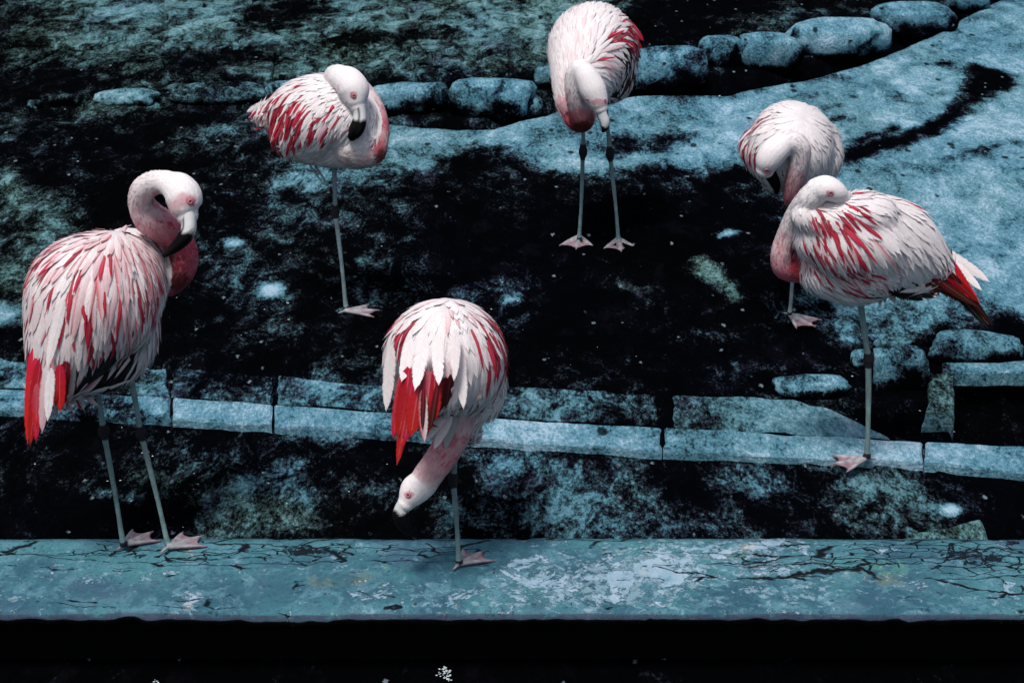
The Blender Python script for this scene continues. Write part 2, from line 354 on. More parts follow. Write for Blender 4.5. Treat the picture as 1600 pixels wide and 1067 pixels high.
# ------------------------------------------------------------------ ground (one sheet to the horizon)
K0, K1 = G(0, 638, .012), G(1600, 738, .012)          # front edge of the kerb
kd = (K1 - K0).normalized(); kn = Vector((-kd.y, kd.x, 0))
def kerb_d(x, y): return (x - K0.x) * kn.x + (y - K0.y) * kn.y
groove = [g2(*q) for q in [(575, 182), (640, 188), (700, 190), (760, 194), (830, 176), (900, 148), (1000, 140), (1110, 138), (1240, 112), (1350, 82), (1460, 30), (1560, -20)]]
pit = [g2(*q) for q in [(1495, 585), (1700, 590), (1700, 712), (1495, 694)]]
xs = np.unique(np.concatenate([[-300, -120, -50, -20, -10, -6, -4.2], np.arange(-3.4, 3.41, .022), [4.2, 6, 10, 20, 50, 120, 300]]))
ys = np.unique(np.concatenate([[-60, -20, -6, -1, 1.5, 3, 3.6], np.arange(3.9, 12.2, .026), [12.6, 13.4, 15, 20, 35, 80, 200, 500]]))
X, Y = np.meshgrid(xs, ys); P2 = np.stack([X.ravel(), Y.ravel()], 1)
pale, green = stain(P2)
dk = (P2[:, 0] - K0.x) * kn.x + (P2[:, 1] - K0.y) * kn.y
Z = np.where(dk < 0.03, -.014, 0.0)
Z -= .19 * sm((4.42 - P2[:, 1]) / .08)
nz = np.array([noise.fractal((x * 1.1, y * 1.1, 0), 1, 2, 4) * .02 + noise.fractal((x * 9, y * 9, 3), .8, 2, 3) * .0045 for x, y in P2])
nearfac = sm((dk - .1) / .5)
Z += nz * np.where(dk < .03, .12, .25 + .75 * nearfac)
gd = np.full(len(P2), 9.0)
for a, b in zip(groove[:-1], groove[1:]):
    ab = b - a; t = np.clip(((P2 - a) @ ab) / (ab @ ab), 0, 1); gd = np.minimum(gd, np.hypot(*((P2 - a) - t[:, None] * ab).T))
gf = sm(1 - gd / np.interp(P2[:, 0], [-.6, .3, 1.0], [.07, .10, .16])); Z -= .09 * gf; pale = pale * (1 - gf * .95)  # groove also blackened: crevice shade painted into the stain
pf = sm(.5 - poly_sd(P2, np.array(pit)) / .03); Z -= .16 * pf; pale = pale * (1 - pf * .95)
nx_, ny_ = len(xs), len(ys)
faces = [(j * nx_ + i, j * nx_ + i + 1, (j + 1) * nx_ + i + 1, (j + 1) * nx_ + i) for j in range(ny_ - 1) for i in range(nx_ - 1)]
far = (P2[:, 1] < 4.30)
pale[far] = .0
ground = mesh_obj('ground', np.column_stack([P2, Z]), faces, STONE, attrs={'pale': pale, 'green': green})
tag(ground, kind='structure')

# ------------------------------------------------------------------ low wall in front: coping slab and dark wall body
YF, YB = G(800, 951, 0).y, G(800, 840, 0).y
wall = empty('low_wall', (0, (YF + YB) / 2, -.25))
tag(wall, 'low wall with cracked teal painted coping in front, where two birds stand', 'wall')
prof = []                                            # (y, z)
for i in range(15): prof.append((YB - (YB - YF - .012) * i / 14, 0.0 - .004 * (i / 14) ** 2))
for i in range(1, 9):
    a = R(90) * i / 8; prof.append((YF + .012 - .022 * math.sin(a), -.004 - .022 * (1 - math.cos(a))))
prof += [(YF - .006, -.038), (YF + .02, -.043), (YF + .14, -.045), (YB, -.045)]
np_ = len(prof); cx_ = np.arange(-2.9, 2.9, .012); vs, at = [], {'pale': [], 'crack': [], 'green': [], 'nose_dark': [], 'ochre': []}
def blob(px, py, cx, cy, rx, ry): return math.exp(-(((px - cx) / rx) ** 2 + ((py - cy) / ry) ** 2))
PALE_B = [(1020, 880, 70, 40, .5), (880, 905, 120, 50, .42), (1250, 915, 100, 40, .38), (1230, 850, 60, 20, .35), (1000, 920, 140, 40, .35), (700, 935, 120, 25, .28), (1130, 860, 90, 30, .35),
          (300, 940, 16, 22, .6), (22, 938, 20, 10, .5), (1540, 930, 60, 20, .25), (160, 905, 60, 10, .18), (250, 902, 40, 10, .15), (370, 890, 60, 14, .2), (560, 870, 40, 20, .2), (1400, 910, 50, 20, .2)]
CR_B = [(100, 860, 190, 14, .55), (330, 868, 160, 18, .6), (470, 855, 90, 22, .48), (470, 900, 14, 40, .3), (640, 860, 90, 16, .6), (700, 860, 60, 24, .3), (1450, 862, 190, 26, .75), (1560, 890, 90, 40, .6), (1180, 880, 130, 24, .35), (1040, 895, 120, 8, .3),
        (930, 850, 130, 14, .3), (1330, 880, 80, 10, .4), (200, 945, 180, 6, .35), (900, 947, 500, 5, .25), (1390, 930, 70, 8, .3), (460, 848, 28, 9, .22), (500, 862, 50, 7, .4)]
for x in cx_:
    w1 = noise.fractal((x * 2.5, 0, 5), .9, 2, 5); w2 = noise.noise((x * 23, 1, 8))
    for j, (y, z) in enumerate(prof):
        f = 1 if 13 <= j <= 24 else 0
        chip = max(0, noise.noise((x * 9, 4, 3)) - .28) + max(0, noise.noise((x * 31, 2, 6)) - .35) * .5
        yy = y + f * (w1 * .007 + w2 * .002 + chip * .035); zz = z + noise.noise((x * 1.5, y * 4, 2)) * .0022 * (j < 15) + (w2 * .004 - abs(w1) * .008 if 20 <= j <= 25 else 0) - (chip * .02 if 13 <= j <= 19 else 0)
        if j == 0 or j == np_ - 1: yy += noise.noise((x * 5, 7, 1)) * .007 + min(0, noise.noise((x * 17, 9, 1)) + .2) * .022; zz -= .003 * (j == 0) + .0
        if j == 1: zz += noise.noise((x * 6, 3, 1)) * .002
        vs.append((x, yy, zz))
        q = proj((x, yy, zz))[0]
        at['pale'].append(.19 + .60 * sum(a * blob(*q, cx, cy, rx, ry) for cx, cy, rx, ry, a in PALE_B))
        at['crack'].append(.03 + 1.15 * sum(a * blob(*q, cx, cy, rx, ry) for cx, cy, rx, ry, a in CR_B))
        at['green'].append(.05 + .5 * blob(*q, 1180, 865, 60, 20) + .45 * blob(*q, 1380, 890, 120, 40) + .4 * blob(*q, 620, 890, 90, 40) + .45 * blob(*q, 950, 915, 60, 15) + .3 * blob(*q, 350, 900, 120, 30))
        at['ochre'].append(.62 * blob(*q, 540, 905, 60, 16) + .55 * blob(*q, 1380, 905, 60, 20) + .3 * blob(*q, 480, 915, 40, 16))
        at['nose_dark'].append(0 if j < 14 else (.22 if j < 17 else .42 if j < 19 else .62 if j < 21 else .85 if j < 22 else 1.5))
np_ = len(prof)
fc = [(i * np_ + j, i * np_ + (j + 1) % np_, (i + 1) * np_ + (j + 1) % np_, (i + 1) * np_ + j) for i in range(len(cx_) - 1) for j in range(np_)]
fc += [tuple(range(np_ - 1, -1, -1)), tuple((len(cx_) - 1) * np_ + j for j in range(np_))]
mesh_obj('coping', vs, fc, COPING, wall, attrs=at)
def box(x0, x1, y0, y1, z0, z1):
    v = [(x, y, z) for z in (z0, z1) for y in (y0, y1) for x in (x0, x1)]
    return v, [(0, 2, 3, 1), (4, 5, 7, 6), (0, 1, 5, 4), (2, 6, 7, 3), (0, 4, 6, 2), (1, 3, 7, 5)]
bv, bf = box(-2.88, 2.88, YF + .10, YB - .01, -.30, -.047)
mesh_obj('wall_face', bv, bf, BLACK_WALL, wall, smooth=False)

# ------------------------------------------------------------------ prisms and stones
def prism(poly, z0, z1, bev=.006, sub=.03, rough=1.0):          # flat stone with worn arris: outline in world xy
    c = sum((Vector((*p, 0)) for p in poly), Vector()) / len(poly)
    pts = []
    for i in range(len(poly)):
        a, b = Vector((*poly[i], 0)), Vector((*poly[(i + 1) % len(poly)], 0)); m = max(1, int((b - a).length / sub))
        nrm = Vector(((b - a).y, -(b - a).x, 0)).normalized()
        for k in range(m):
            p = a.lerp(b, k / m); w = (noise.noise((p.x * 12, p.y * 12, 3)) * .006 + noise.noise((p.x * 40, p.y * 40, 5)) * .003) * rough
            pts.append(p + nrm * w)
    n = len(pts); v = []; f = []
    rings = [(1, z0), (1, z1 - bev), ('b', z1)]
    for k, z in rings:
        for p in pts:
            q = p if k == 1 else p + (c - p).normalized() * bev
            v.append((q.x, q.y, z + (noise.noise((q.x * 6, q.y * 6, 8)) * .003 if k == 'b' else 0)))
    for r in range(2):
        for i in range(n): f.append((r * n + i, r * n + (i + 1) % n, (r + 1) * n + (i + 1) % n, (r + 1) * n + i))
    f.append(tuple(2 * n + i for i in range(n)))
    a2 = sum(poly[i][0] * poly[(i + 1) % len(poly)][1] - poly[(i + 1) % len(poly)][0] * poly[i][1] for i in range(len(poly)))
    if a2 < 0: f = [tuple(reversed(q)) for q in f]
    return v, f
def area(poly): return sum(poly[i][0] * poly[(i + 1) % len(poly)][1] - poly[(i + 1) % len(poly)][0] * poly[i][1] for i in range(len(poly))) / 2
def ccw(poly): return poly if area(poly) > 0 else list(reversed(poly))
def flat(name, pxs, z0, z1, parent, pale, green=.2, bev=.006, rough=1.0):
    v, f = prism(ccw([tuple(G(*q, z1).xy) for q in pxs]), z0, z1, bev, .03, rough)
    return mesh_obj(name, v, f, STONE, parent, attrs={'pale': pale, 'green': green}, smooth=False)

kerb = empty('kerb', G(800, 690)); tag(kerb, 'long pale stone kerb laid end to end behind the low wall', 'kerb')
def fr(x): return np.interp(x, [-120, 0, 430, 1035, 1443, 1600, 1750], [630, 637, 664, 705, 722, 737, 745])
def rr(x): return np.interp(x, [-120, 0, 270, 430, 800, 1035, 1443, 1600, 1750], [600, 606, 621, 632, 656, 668, 690, 697, 703])
jn = [-120, 60, 268, 427, 735, 1035, 1443, 1750]
for i, (a, b) in enumerate(zip(jn[:-1], jn[1:])):
    a2, b2 = a + 1.4, b - 1.4
    pts = [(a2, fr(a2)), ((a2 + b2) / 2, fr((a2 + b2) / 2) + random.uniform(-1.5, 1.5)), (b2, fr(b2)), (b2, rr(b2)), (a2, rr(a2))]
    flat('kerb_stone', pts, -.035, .014 + random.uniform(-.002, .002), kerb, [.62, .56, .80, .70, .80, .80, .70][i], .05, .006, 1.5)
bed = empty('slab_strip', G(800, 640)); tag(bed, 'strip of stained concrete slabs against the rear of the kerb', 'paving')
for pts, pa in [([(-120, 545), (60, 550), (150, 560), (262, 575), (262, 617), (60, 606), (-120, 598)], .50),
                ([(268, 572), (330, 580), (426, 588), (426, 628), (268, 617)], .40),
                ([(434, 586), (520, 598), (730, 606), (732, 648), (434, 628)], .52),
                ([(738, 602), (900, 608), (1026, 618), (1030, 664), (738, 650)], .42),
                ([(1052, 618), (1150, 620), (1240, 624), (1300, 640), (1340, 660), (1390, 684), (1052, 666)], .66)]:
    flat('slab', pts, -.03, .007, bed, pa, .3, .006, 2.2)

def stone(name, cx, cy, w, h, parent=None, pale=.7, green=.1, rot=0, flat_=.55, sq=.72, seed=None, sub=3, lean=0):
    """rounded stone whose foot sits at the measured spot; w, h its measured width and height"""
    sd_ = random.random() * 99 if seed is None else seed
    g = G(cx, cy + h * .32); s = FOC / depth(g); W = w / s; D = W * flat_; H = max(.035, (h / s - .36 * D) / .9)
    bm = bmesh.new(); bmesh.ops.create_icosphere(bm, subdivisions=sub, radius=1)
    vs = []; algae_shade = []
    for v in bm.verts:
        p = v.co; q = Vector([math.copysign(abs(c) ** sq, c) for c in p])
        q *= 1 + .20 * noise.fractal((p * 1.1 + Vector((sd_, 0, 0))), .9, 2, 3) + .09 * noise.noise(p * 3.2 + Vector((0, sd_, 0))) + .03 * noise.noise(p * 8 + Vector((0, sd_, 3)))
        if q.z > .62: q.z = .62 + (q.z - .62) * .45
        algae_shade.append(float(sm((-q.z * .8 + .05 + .75 * noise.noise(p * 1.7 + Vector((sd_, 5, 0))) + .3 * noise.noise(p * 6)) / .35)))  # ragged algae, with the shade low on the stone painted in
        q = Vector((q.x * W * .5, q.y * D * .5, q.z * H * .62 + (q.x * lean * W)))
        q = Matrix.Rotation(R(rot), 3, 'Z') @ q
        vs.append(q + Vector((g.x, g.y, H * .36)))
    fs = [[v.index for v in f.verts] for f in bm.faces]; bm.free()
    return mesh_obj(name, vs, fs, STONE, parent, attrs={'pale': pale - .04 - .50 * np.array(algae_shade), 'green': green})

edging = empty('stone_edging', G(700, 160)); tag(edging, 'row of rounded boulders edging the upper paving, climbing to the upper right', 'stone edging')
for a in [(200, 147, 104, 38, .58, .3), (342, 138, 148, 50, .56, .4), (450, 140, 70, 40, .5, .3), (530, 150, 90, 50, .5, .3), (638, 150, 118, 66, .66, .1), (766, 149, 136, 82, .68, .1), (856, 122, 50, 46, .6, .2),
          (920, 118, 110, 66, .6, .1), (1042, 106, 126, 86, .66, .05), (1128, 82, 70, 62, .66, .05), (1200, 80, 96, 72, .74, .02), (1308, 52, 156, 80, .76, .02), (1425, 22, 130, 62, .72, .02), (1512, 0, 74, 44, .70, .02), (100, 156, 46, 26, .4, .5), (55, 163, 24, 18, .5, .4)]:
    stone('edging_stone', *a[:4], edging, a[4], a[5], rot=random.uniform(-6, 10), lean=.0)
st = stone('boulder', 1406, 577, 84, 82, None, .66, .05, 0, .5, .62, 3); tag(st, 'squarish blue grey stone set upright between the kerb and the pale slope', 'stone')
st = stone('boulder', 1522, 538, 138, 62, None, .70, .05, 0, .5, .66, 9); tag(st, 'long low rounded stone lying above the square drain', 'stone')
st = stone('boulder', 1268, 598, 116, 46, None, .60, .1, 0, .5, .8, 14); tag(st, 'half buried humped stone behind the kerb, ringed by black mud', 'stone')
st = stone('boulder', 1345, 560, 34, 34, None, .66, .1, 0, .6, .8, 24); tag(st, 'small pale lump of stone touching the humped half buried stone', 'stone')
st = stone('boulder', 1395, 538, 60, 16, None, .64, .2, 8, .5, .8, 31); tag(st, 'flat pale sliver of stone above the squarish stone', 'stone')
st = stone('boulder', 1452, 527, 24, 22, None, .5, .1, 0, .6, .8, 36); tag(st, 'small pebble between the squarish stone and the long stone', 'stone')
for cx, cy, w, h, lb in [(200, 772, 30, 14, None)]: pass
drain = empty('drain_frame', G(1500, 640)); tag(drain, 'pale concrete corner frame round a black square drain hole', 'drain')
flat('frame_bar', [(1474, 566), (1560, 566), (1700, 556), (1700, 580), (1492, 581), (1474, 579)], -.02, .028, drain, .70, .1)
flat('frame_post', [(1452, 582), (1491, 583), (1491, 664), (1440, 664), (1450, 630)], -.03, .024, drain, .60, .7)
v, f = prism(ccw([tuple(G(*q, .02).xy) for q in [(1362, 846), (1420, 822), (1536, 806), (1556, 846)]]), -.05, -.004, .01)
v = [(x, y, z + (.05 * (y - G(1400, 840).y) / .3)) for x, y, z in v]
tag(mesh_obj('stone_wedge', v, f, STONE, None, attrs={'pale': .58, 'green': .8}, smooth=False), 'tilted greenish stone wedge leaning behind the right end of the coping', 'stone')

# flat stones of the upper paving: Voronoi-like cells with open joints
def clip(poly, m, n):
    o = []
    for i in range(len(poly)):
        a, b = poly[i], poly[(i + 1) % len(poly)]; da, db = (a - m) @ n, (b - m) @ n
        if da <= 0: o.append(a)
        if da * db < 0: o.append(a + (b - a) * (da / (da - db)))
    return o
rp = random.Random(5); seeds = []
for j in range(10):
    for i in range(13):
        seeds.append(np.array((-3.25 + i * .37 + (j % 2) * .18 + rp.uniform(-.11, .11), 9.50 + j * .235 + rp.uniform(-.07, .07))))
for s_ in seeds:
    q = proj((s_[0], s_[1], 0))[0]
    if q[0] > 985 or (q[0] < 60 and q[1] < 70): continue
    poly = [s_ + np.array(o) for o in ((-.5, -.4), (.5, -.4), (.5, .4), (-.5, .4))]
    for o in seeds:
        if o is s_ or np.hypot(*(o - s_)) > .8: continue
        n = (o - s_) / np.hypot(*(o - s_)); poly = clip(poly, (o + s_) / 2 - n * .016, n)
    if len(poly) < 3: continue
    pa, gr = stain(np.array([s_]))
    zt = .014 + rp.uniform(-.008, .012)
    v, f = prism(ccw([tuple(p) for p in poly]), -.04, zt, .014, .12)
    tx, ty = rp.uniform(-.05, .05), rp.uniform(-.05, .05)
    v = [(x, y, z + (x - s_[0]) * tx + (y - s_[1]) * ty if z > -.03 else z) for x, y, z in v]
    pv, gv = stain(np.array([(x, y) for x, y, z in v]))
    mesh_obj('paving_stone', v, f, STONE, ground, attrs={'pale': pv + rp.uniform(-.05, .07), 'green': gv}, smooth=False)

# loose pale grit and droppings (uncountable)
rg = random.Random(11); gv, gf_ = [], []
OCT = [(1, 0, 0), (.3, .95, 0), (-.8, .6, 0), (-.8, -.5, 0), (.3, -1, 0), (0, 0, 1)]
def grit(x, y, z, r):
    b = len(gv); a = rg.uniform(0, 6.28); st_ = rg.uniform(.4, 1)
    for p in OCT:
        k = rg.uniform(.6, 1.2); X_, Y_ = p[0] * r * k, p[1] * r * st_ * k
        gv.append((x + X_ * math.cos(a) - Y_ * math.sin(a), y + X_ * math.sin(a) + Y_ * math.cos(a), z - .001 + p[2] * r * .2))
    for i in range(5): gf_.append((b + i, b + (i + 1) % 5, b + 5))
gb = BVHTree.FromPolygons([tuple(p) for p in np.column_stack([P2, Z])], faces)
for cx, cy, rx, ry, n, r in [(300, 430, 320, 120, 90, .0045), (330, 740, 330, 80, 190, .005), (560, 400, 120, 110, 50, .0045), (1000, 560, 240, 50, 18, .0045), (90, 200, 200, 140, 30, .006), (760, 470, 70, 40, 25, .005),
                              (900, 780, 200, 60, 40, .004), (1400, 620, 110, 60, 14, .005), (1560, 650, 60, 60, 8, .006), (500, 90, 500, 90, 40, .007), (1250, 350, 60, 60, 10, .005)]:
    for _ in range(n):
        px, py = rg.gauss(cx, rx * .6), rg.gauss(cy, ry * .6)
        if py > 838 and py < 1000: continue
        g = G(px, py); h = gb.ray_cast(Vector((g.x, g.y, 2)), Vector((0, 0, -1)))[0]
        if h is None or h.y < 4.5: continue
        grit(h.x, h.y, h.z, r * rg.choice([.5, .7, .8, 1, 1, 1.7]))
for px, py in [(695, 1052), (690, 1046), (700, 1058), (243, 1066), (1142, 988), (310, 972)]:
    g = G(px, py, -.19)
    for _ in range(11): grit(g.x + rg.gauss(0, .008), g.y + rg.gauss(0, .014), -.188, rg.uniform(.002, .006))
tag(mesh_obj('grit', gv, gf_, GUANO, None, smooth=False), kind='stuff')

# ------------------------------------------------------------------ flamingos
WHITE, PINK, RED, CRIM, ORED, BLK = np.array((.84, .80, .81)), np.array((.66, .25, .30)), np.array((.47, .012, .045)), np.array((.40, .005, .030)), np.array((.47, .014, .010)), np.array((.006, .005, .006))
BROWN = np.array((.05, .014, .008))
def catmull(P, n):
    P = [P[0] * 2 - P[1]] + list(P) + [P[-1] * 2 - P[-2]]; o = []
    for i in range(1, len(P) - 2):
        a, b, c, d = P[i - 1:i + 3]
        for k in range(n):
            t = k / n; o.append(.5 * (2 * b + (c - a) * t + (2 * a - 5 * b + 4 * c - d) * t * t + (3 * b - a - 3 * c + d) * t ** 3))
    o.append(P[-2]); return o
class Chain:                                         # tapered tube with round ends; rows are x, y, z, width radius, height radius
    def __init__(s, rows, sub=5, up=(0, 0, 1), seg=18):
        rows = [np.array(r, float) for r in rows]
        s.rows = np.array(catmull(rows, sub)); s.rows[:, 3:] = np.maximum(s.rows[:, 3:], .0008); s.up = Vector(up); s.seg = seg
        d = np.gradient(s.rows[:, :3], axis=0); s.tan = d / np.maximum(1e-9, np.linalg.norm(d, axis=1))[:, None]
        L = np.concatenate([[0], np.cumsum(np.linalg.norm(np.diff(s.rows[:, :3], axis=0), axis=1))]); s.t = L / L[-1]
    def mesh(s):
        v, f = [], []; R_ = s.rows; prev = None; rings = []
        def ring(c, t, a, b):
            nonlocal prev
            t = Vector(t); ref = s.up if prev is None else prev
            y = ref - t * ref.dot(t)
            if y.length < 1e-3: y = Vector((0, 1, 0)) - t * t.y
            y.normalize(); prev = y if s.seg != 24 else None
            x = y.cross(t); i0 = len(v)
            for k in range(s.seg):
                an = 2 * math.pi * k / s.seg; v.append(tuple(Vector(c) + x * a * math.cos(an) + y * b * math.sin(an)))
            rings.append(i0)
        n = len(R_)
        for e in (1.0, .92, .7, .38):
            k = math.sqrt(1 - e * e) + .02; r = min(R_[0, 3], R_[0, 4]); ring(R_[0, :3] - s.tan[0] * r * e, s.tan[0], R_[0, 3] * k, R_[0, 4] * k)
        for i in range(n): ring(R_[i, :3], s.tan[i], R_[i, 3], R_[i, 4])
        for e in (.38, .7, .92, 1.0):
            k = math.sqrt(1 - e * e) + .02; r = min(R_[-1, 3], R_[-1, 4]); ring(R_[-1, :3] + s.tan[-1] * r * e, s.tan[-1], R_[-1, 3] * k, R_[-1, 4] * k)
        for a, b in zip(rings[:-1], rings[1:]):
            for k in range(s.seg): f.append((a + k, a + (k + 1) % s.seg, b + (k + 1) % s.seg, b + k))
        f.append(tuple(rings[0] + k for k in range(s.seg - 1, -1, -1))); f.append(tuple(rings[-1] + k for k in range(s.seg)))
        return v, f
def fuse(parts, vox, smooth_it=0):                   # one closed skin round all the parts
    v, f = [], []
    for pv, pf_ in parts:
        b = len(v); v += pv; f += [tuple(i + b for i in q) for q in pf_]
    me = bpy.data.meshes.new('tmp'); me.from_pydata(v, [], f); o = bpy.data.objects.new('tmp', me); COL.objects.link(o)
    m = o.modifiers.new('r', 'REMESH'); m.mode = 'VOXEL'; m.voxel_size = vox
    if smooth_it:
        q = o.modifiers.new('s', 'SMOOTH'); q.factor = .5; q.iterations = smooth_it
    dg = bpy.context.evaluated_depsgraph_get(); dg.update(); r = bpy.data.meshes.new_from_object(o.evaluated_get(dg))
    bpy.data.objects.remove(o); bpy.data.meshes.remove(me)
    return r
def mesh_np(me):
    co = np.empty(len(me.vertices) * 3, np.float32); me.vertices.foreach_get('co', co)
    no = np.empty(len(me.vertices) * 3, np.float32); me.vertex_normals.foreach_get('vector', no)
    return co.reshape(-1, 3), no.reshape(-1, 3)

PROF = [(0, .22), (.12, .82), (.28, 1.0), (.5, 1.0), (.68, .90), (.82, .70), (.92, .44), (1, .07)]
def feather_cols(style, rnd):
    """three colours: root, vane tip, edge"""
    j = rnd.uniform(.93, 1.05); w = WHITE * j
    if style == 'w': return w * np.array((1, .97, .97)), w, w * (np.array((1, .93, .94)) if rnd.random() < .4 else 1)
    if style == 'b': return w * .8, w * .82, w * .78
    if style == 'p': return w, PINK * rnd.uniform(.7, 1.25) * .6 + w * .4, PINK * .7 + w * .3
    if style == 'lp': return w, w * .8 + PINK * .2, w * .6 + PINK * .4
    if style == 'h': return w, w, RED * rnd.uniform(.8, 1.4)              # white with one red vane
    if style == 'r': k = rnd.uniform(.7, 1.35); return RED * k * .75 + w * .12, RED * k, CRIM * k
    if style == 'o': k = rnd.uniform(.8, 1.3); return RED * k, ORED * k, ORED * k * .8
    if style == 'n': k = rnd.uniform(.5, 1.4); return RED * .4, BROWN * k, BROWN * k * .6
    if style == 'k': return BLK, BLK * rnd.uniform(.6, 2), BLK
    return w, w, w
def feather_geo(P, D, N, L, W, cols, style, bvh, rnd, lift0, lift1, stick=.8, grav=.25, rows=None, point=1.0, bend=0.0, rag=None):
    rows = rows or int(min(9, max(4, L / .016))); ds = L / rows
    pos = Vector(P); d = Vector(D).normalized(); n = Vector(N); vs, cs, uv, ns = [], [], [], []
    c0, c1, c2 = cols; seed = rnd.random() * 50; rag = rnd.uniform(.03, .10) if rag is None else rag; side0 = rnd.choice((-1, 1))
    for i in range(rows + 1):
        s = i / rows
        if bvh is not None and s <= stick:
            h = bvh.find_nearest(pos)
            if h[0] is not None:
                n2 = h[1]; n = (n * .4 + n2 * .6).normalized(); pos = h[0]
        d = (d + Vector((0, 0, -1)) * grav * ds * 6); d = (d - n * d.dot(n) * (1 if s <= stick else .5)).normalized()
        lift = lift0 + (lift1 - lift0) * s
        w = np.interp(s, [a for a, b in PROF], [b for a, b in PROF]) ** point * W * .5
        x = d.cross(n).normalized(); c = pos + n * (lift + .06 * W)
        for q, u in ((-1, -1), (0, 0), (1, 1)):
            ww = w * (1 + (rnd.uniform(-rag, rag) if q and 0 < i < rows else 0))
            vs.append(c + x * (q * ww + bend * s * s * L) - n * (abs(q) * w * .22) + (d * (-.10 * W) if q else Vector()))
            k = min(1, max(0, s * 1.15)); col = c0 * (1 - k) + c1 * k
            if style == 'h':
                if q == side0: col = c2
                elif q == 0: col = c2 * .35 + c1 * .65
            elif q: col = col * .45 + c2 * .55 if s > .15 else col
            cs.append(np.clip(col, 0, .9)); uv.append((u, s * L, math.floor(seed) + .001 + .998 * s)); ns.append(n * 1.0 + x * (u * .30) + d * .12)
        pos = pos + d * ds
    f = []
    for i in range(rows):
        for k in range(2): a = i * 3 + k; f.append((a, a + 1, a + 4, a + 3))
    return vs, f, cs, uv, ns

def foot_parts(g, ang, L=.085, r=.0060, spread=33):
    parts = []; g = Vector(g); dirs = []
    for da in (-spread, 0, spread):
        a = R(ang + da); d = Vector((math.cos(a), math.sin(a), 0)); LL = L * (1.06 if da == 0 else .96); dirs.append((d, LL))
        p = [(*(g + Vector((0, 0, .012))), r * 1.1, r * 1.1), (*(g + d * LL * .35 + Vector((0, 0, .011))), r, r), (*(g + d * LL * .7 + Vector((0, 0, .008))), r * .9, r * .85), (*(g + d * LL + Vector((0, 0, .005))), r * .55, r * .5)]
        parts.append(Chain(p, 3, seg=10))
    a = R(ang + 180); d = Vector((math.cos(a), math.sin(a), 0))
    parts.append(Chain([(*(g + Vector((0, 0, .014))), r, r), (*(g + d * L * .26 + Vector((0, 0, .006))), r * .55, r * .5)], 3, seg=8))
    web = []
    for (d0, l0), (d1, l1) in zip(dirs[:-1], dirs[1:]):
        n = 8; v, f = [], []; z0, z1 = .0018, .0075
        for z in (z0, z1):
            v.append(tuple(g + Vector((0, 0, z))))
            for k in range(n + 1):
                t = k / n; d = (d0 * (1 - t) + d1 * t).normalized(); l = (l0 * (1 - t) + l1 * t) * (.93 - .17 * math.sin(math.pi * t))
                v.append(tuple(g + d * l + Vector((0, 0, z))))
        m = n + 2
        f.append(tuple(range(m - 1, -1, -1))); f.append(tuple(range(m, 2 * m)))
        for k in range(m): f.append((k, (k + 1) % m, (k + 1) % m + m, k + m))
        web.append((v, f))
    return parts, web

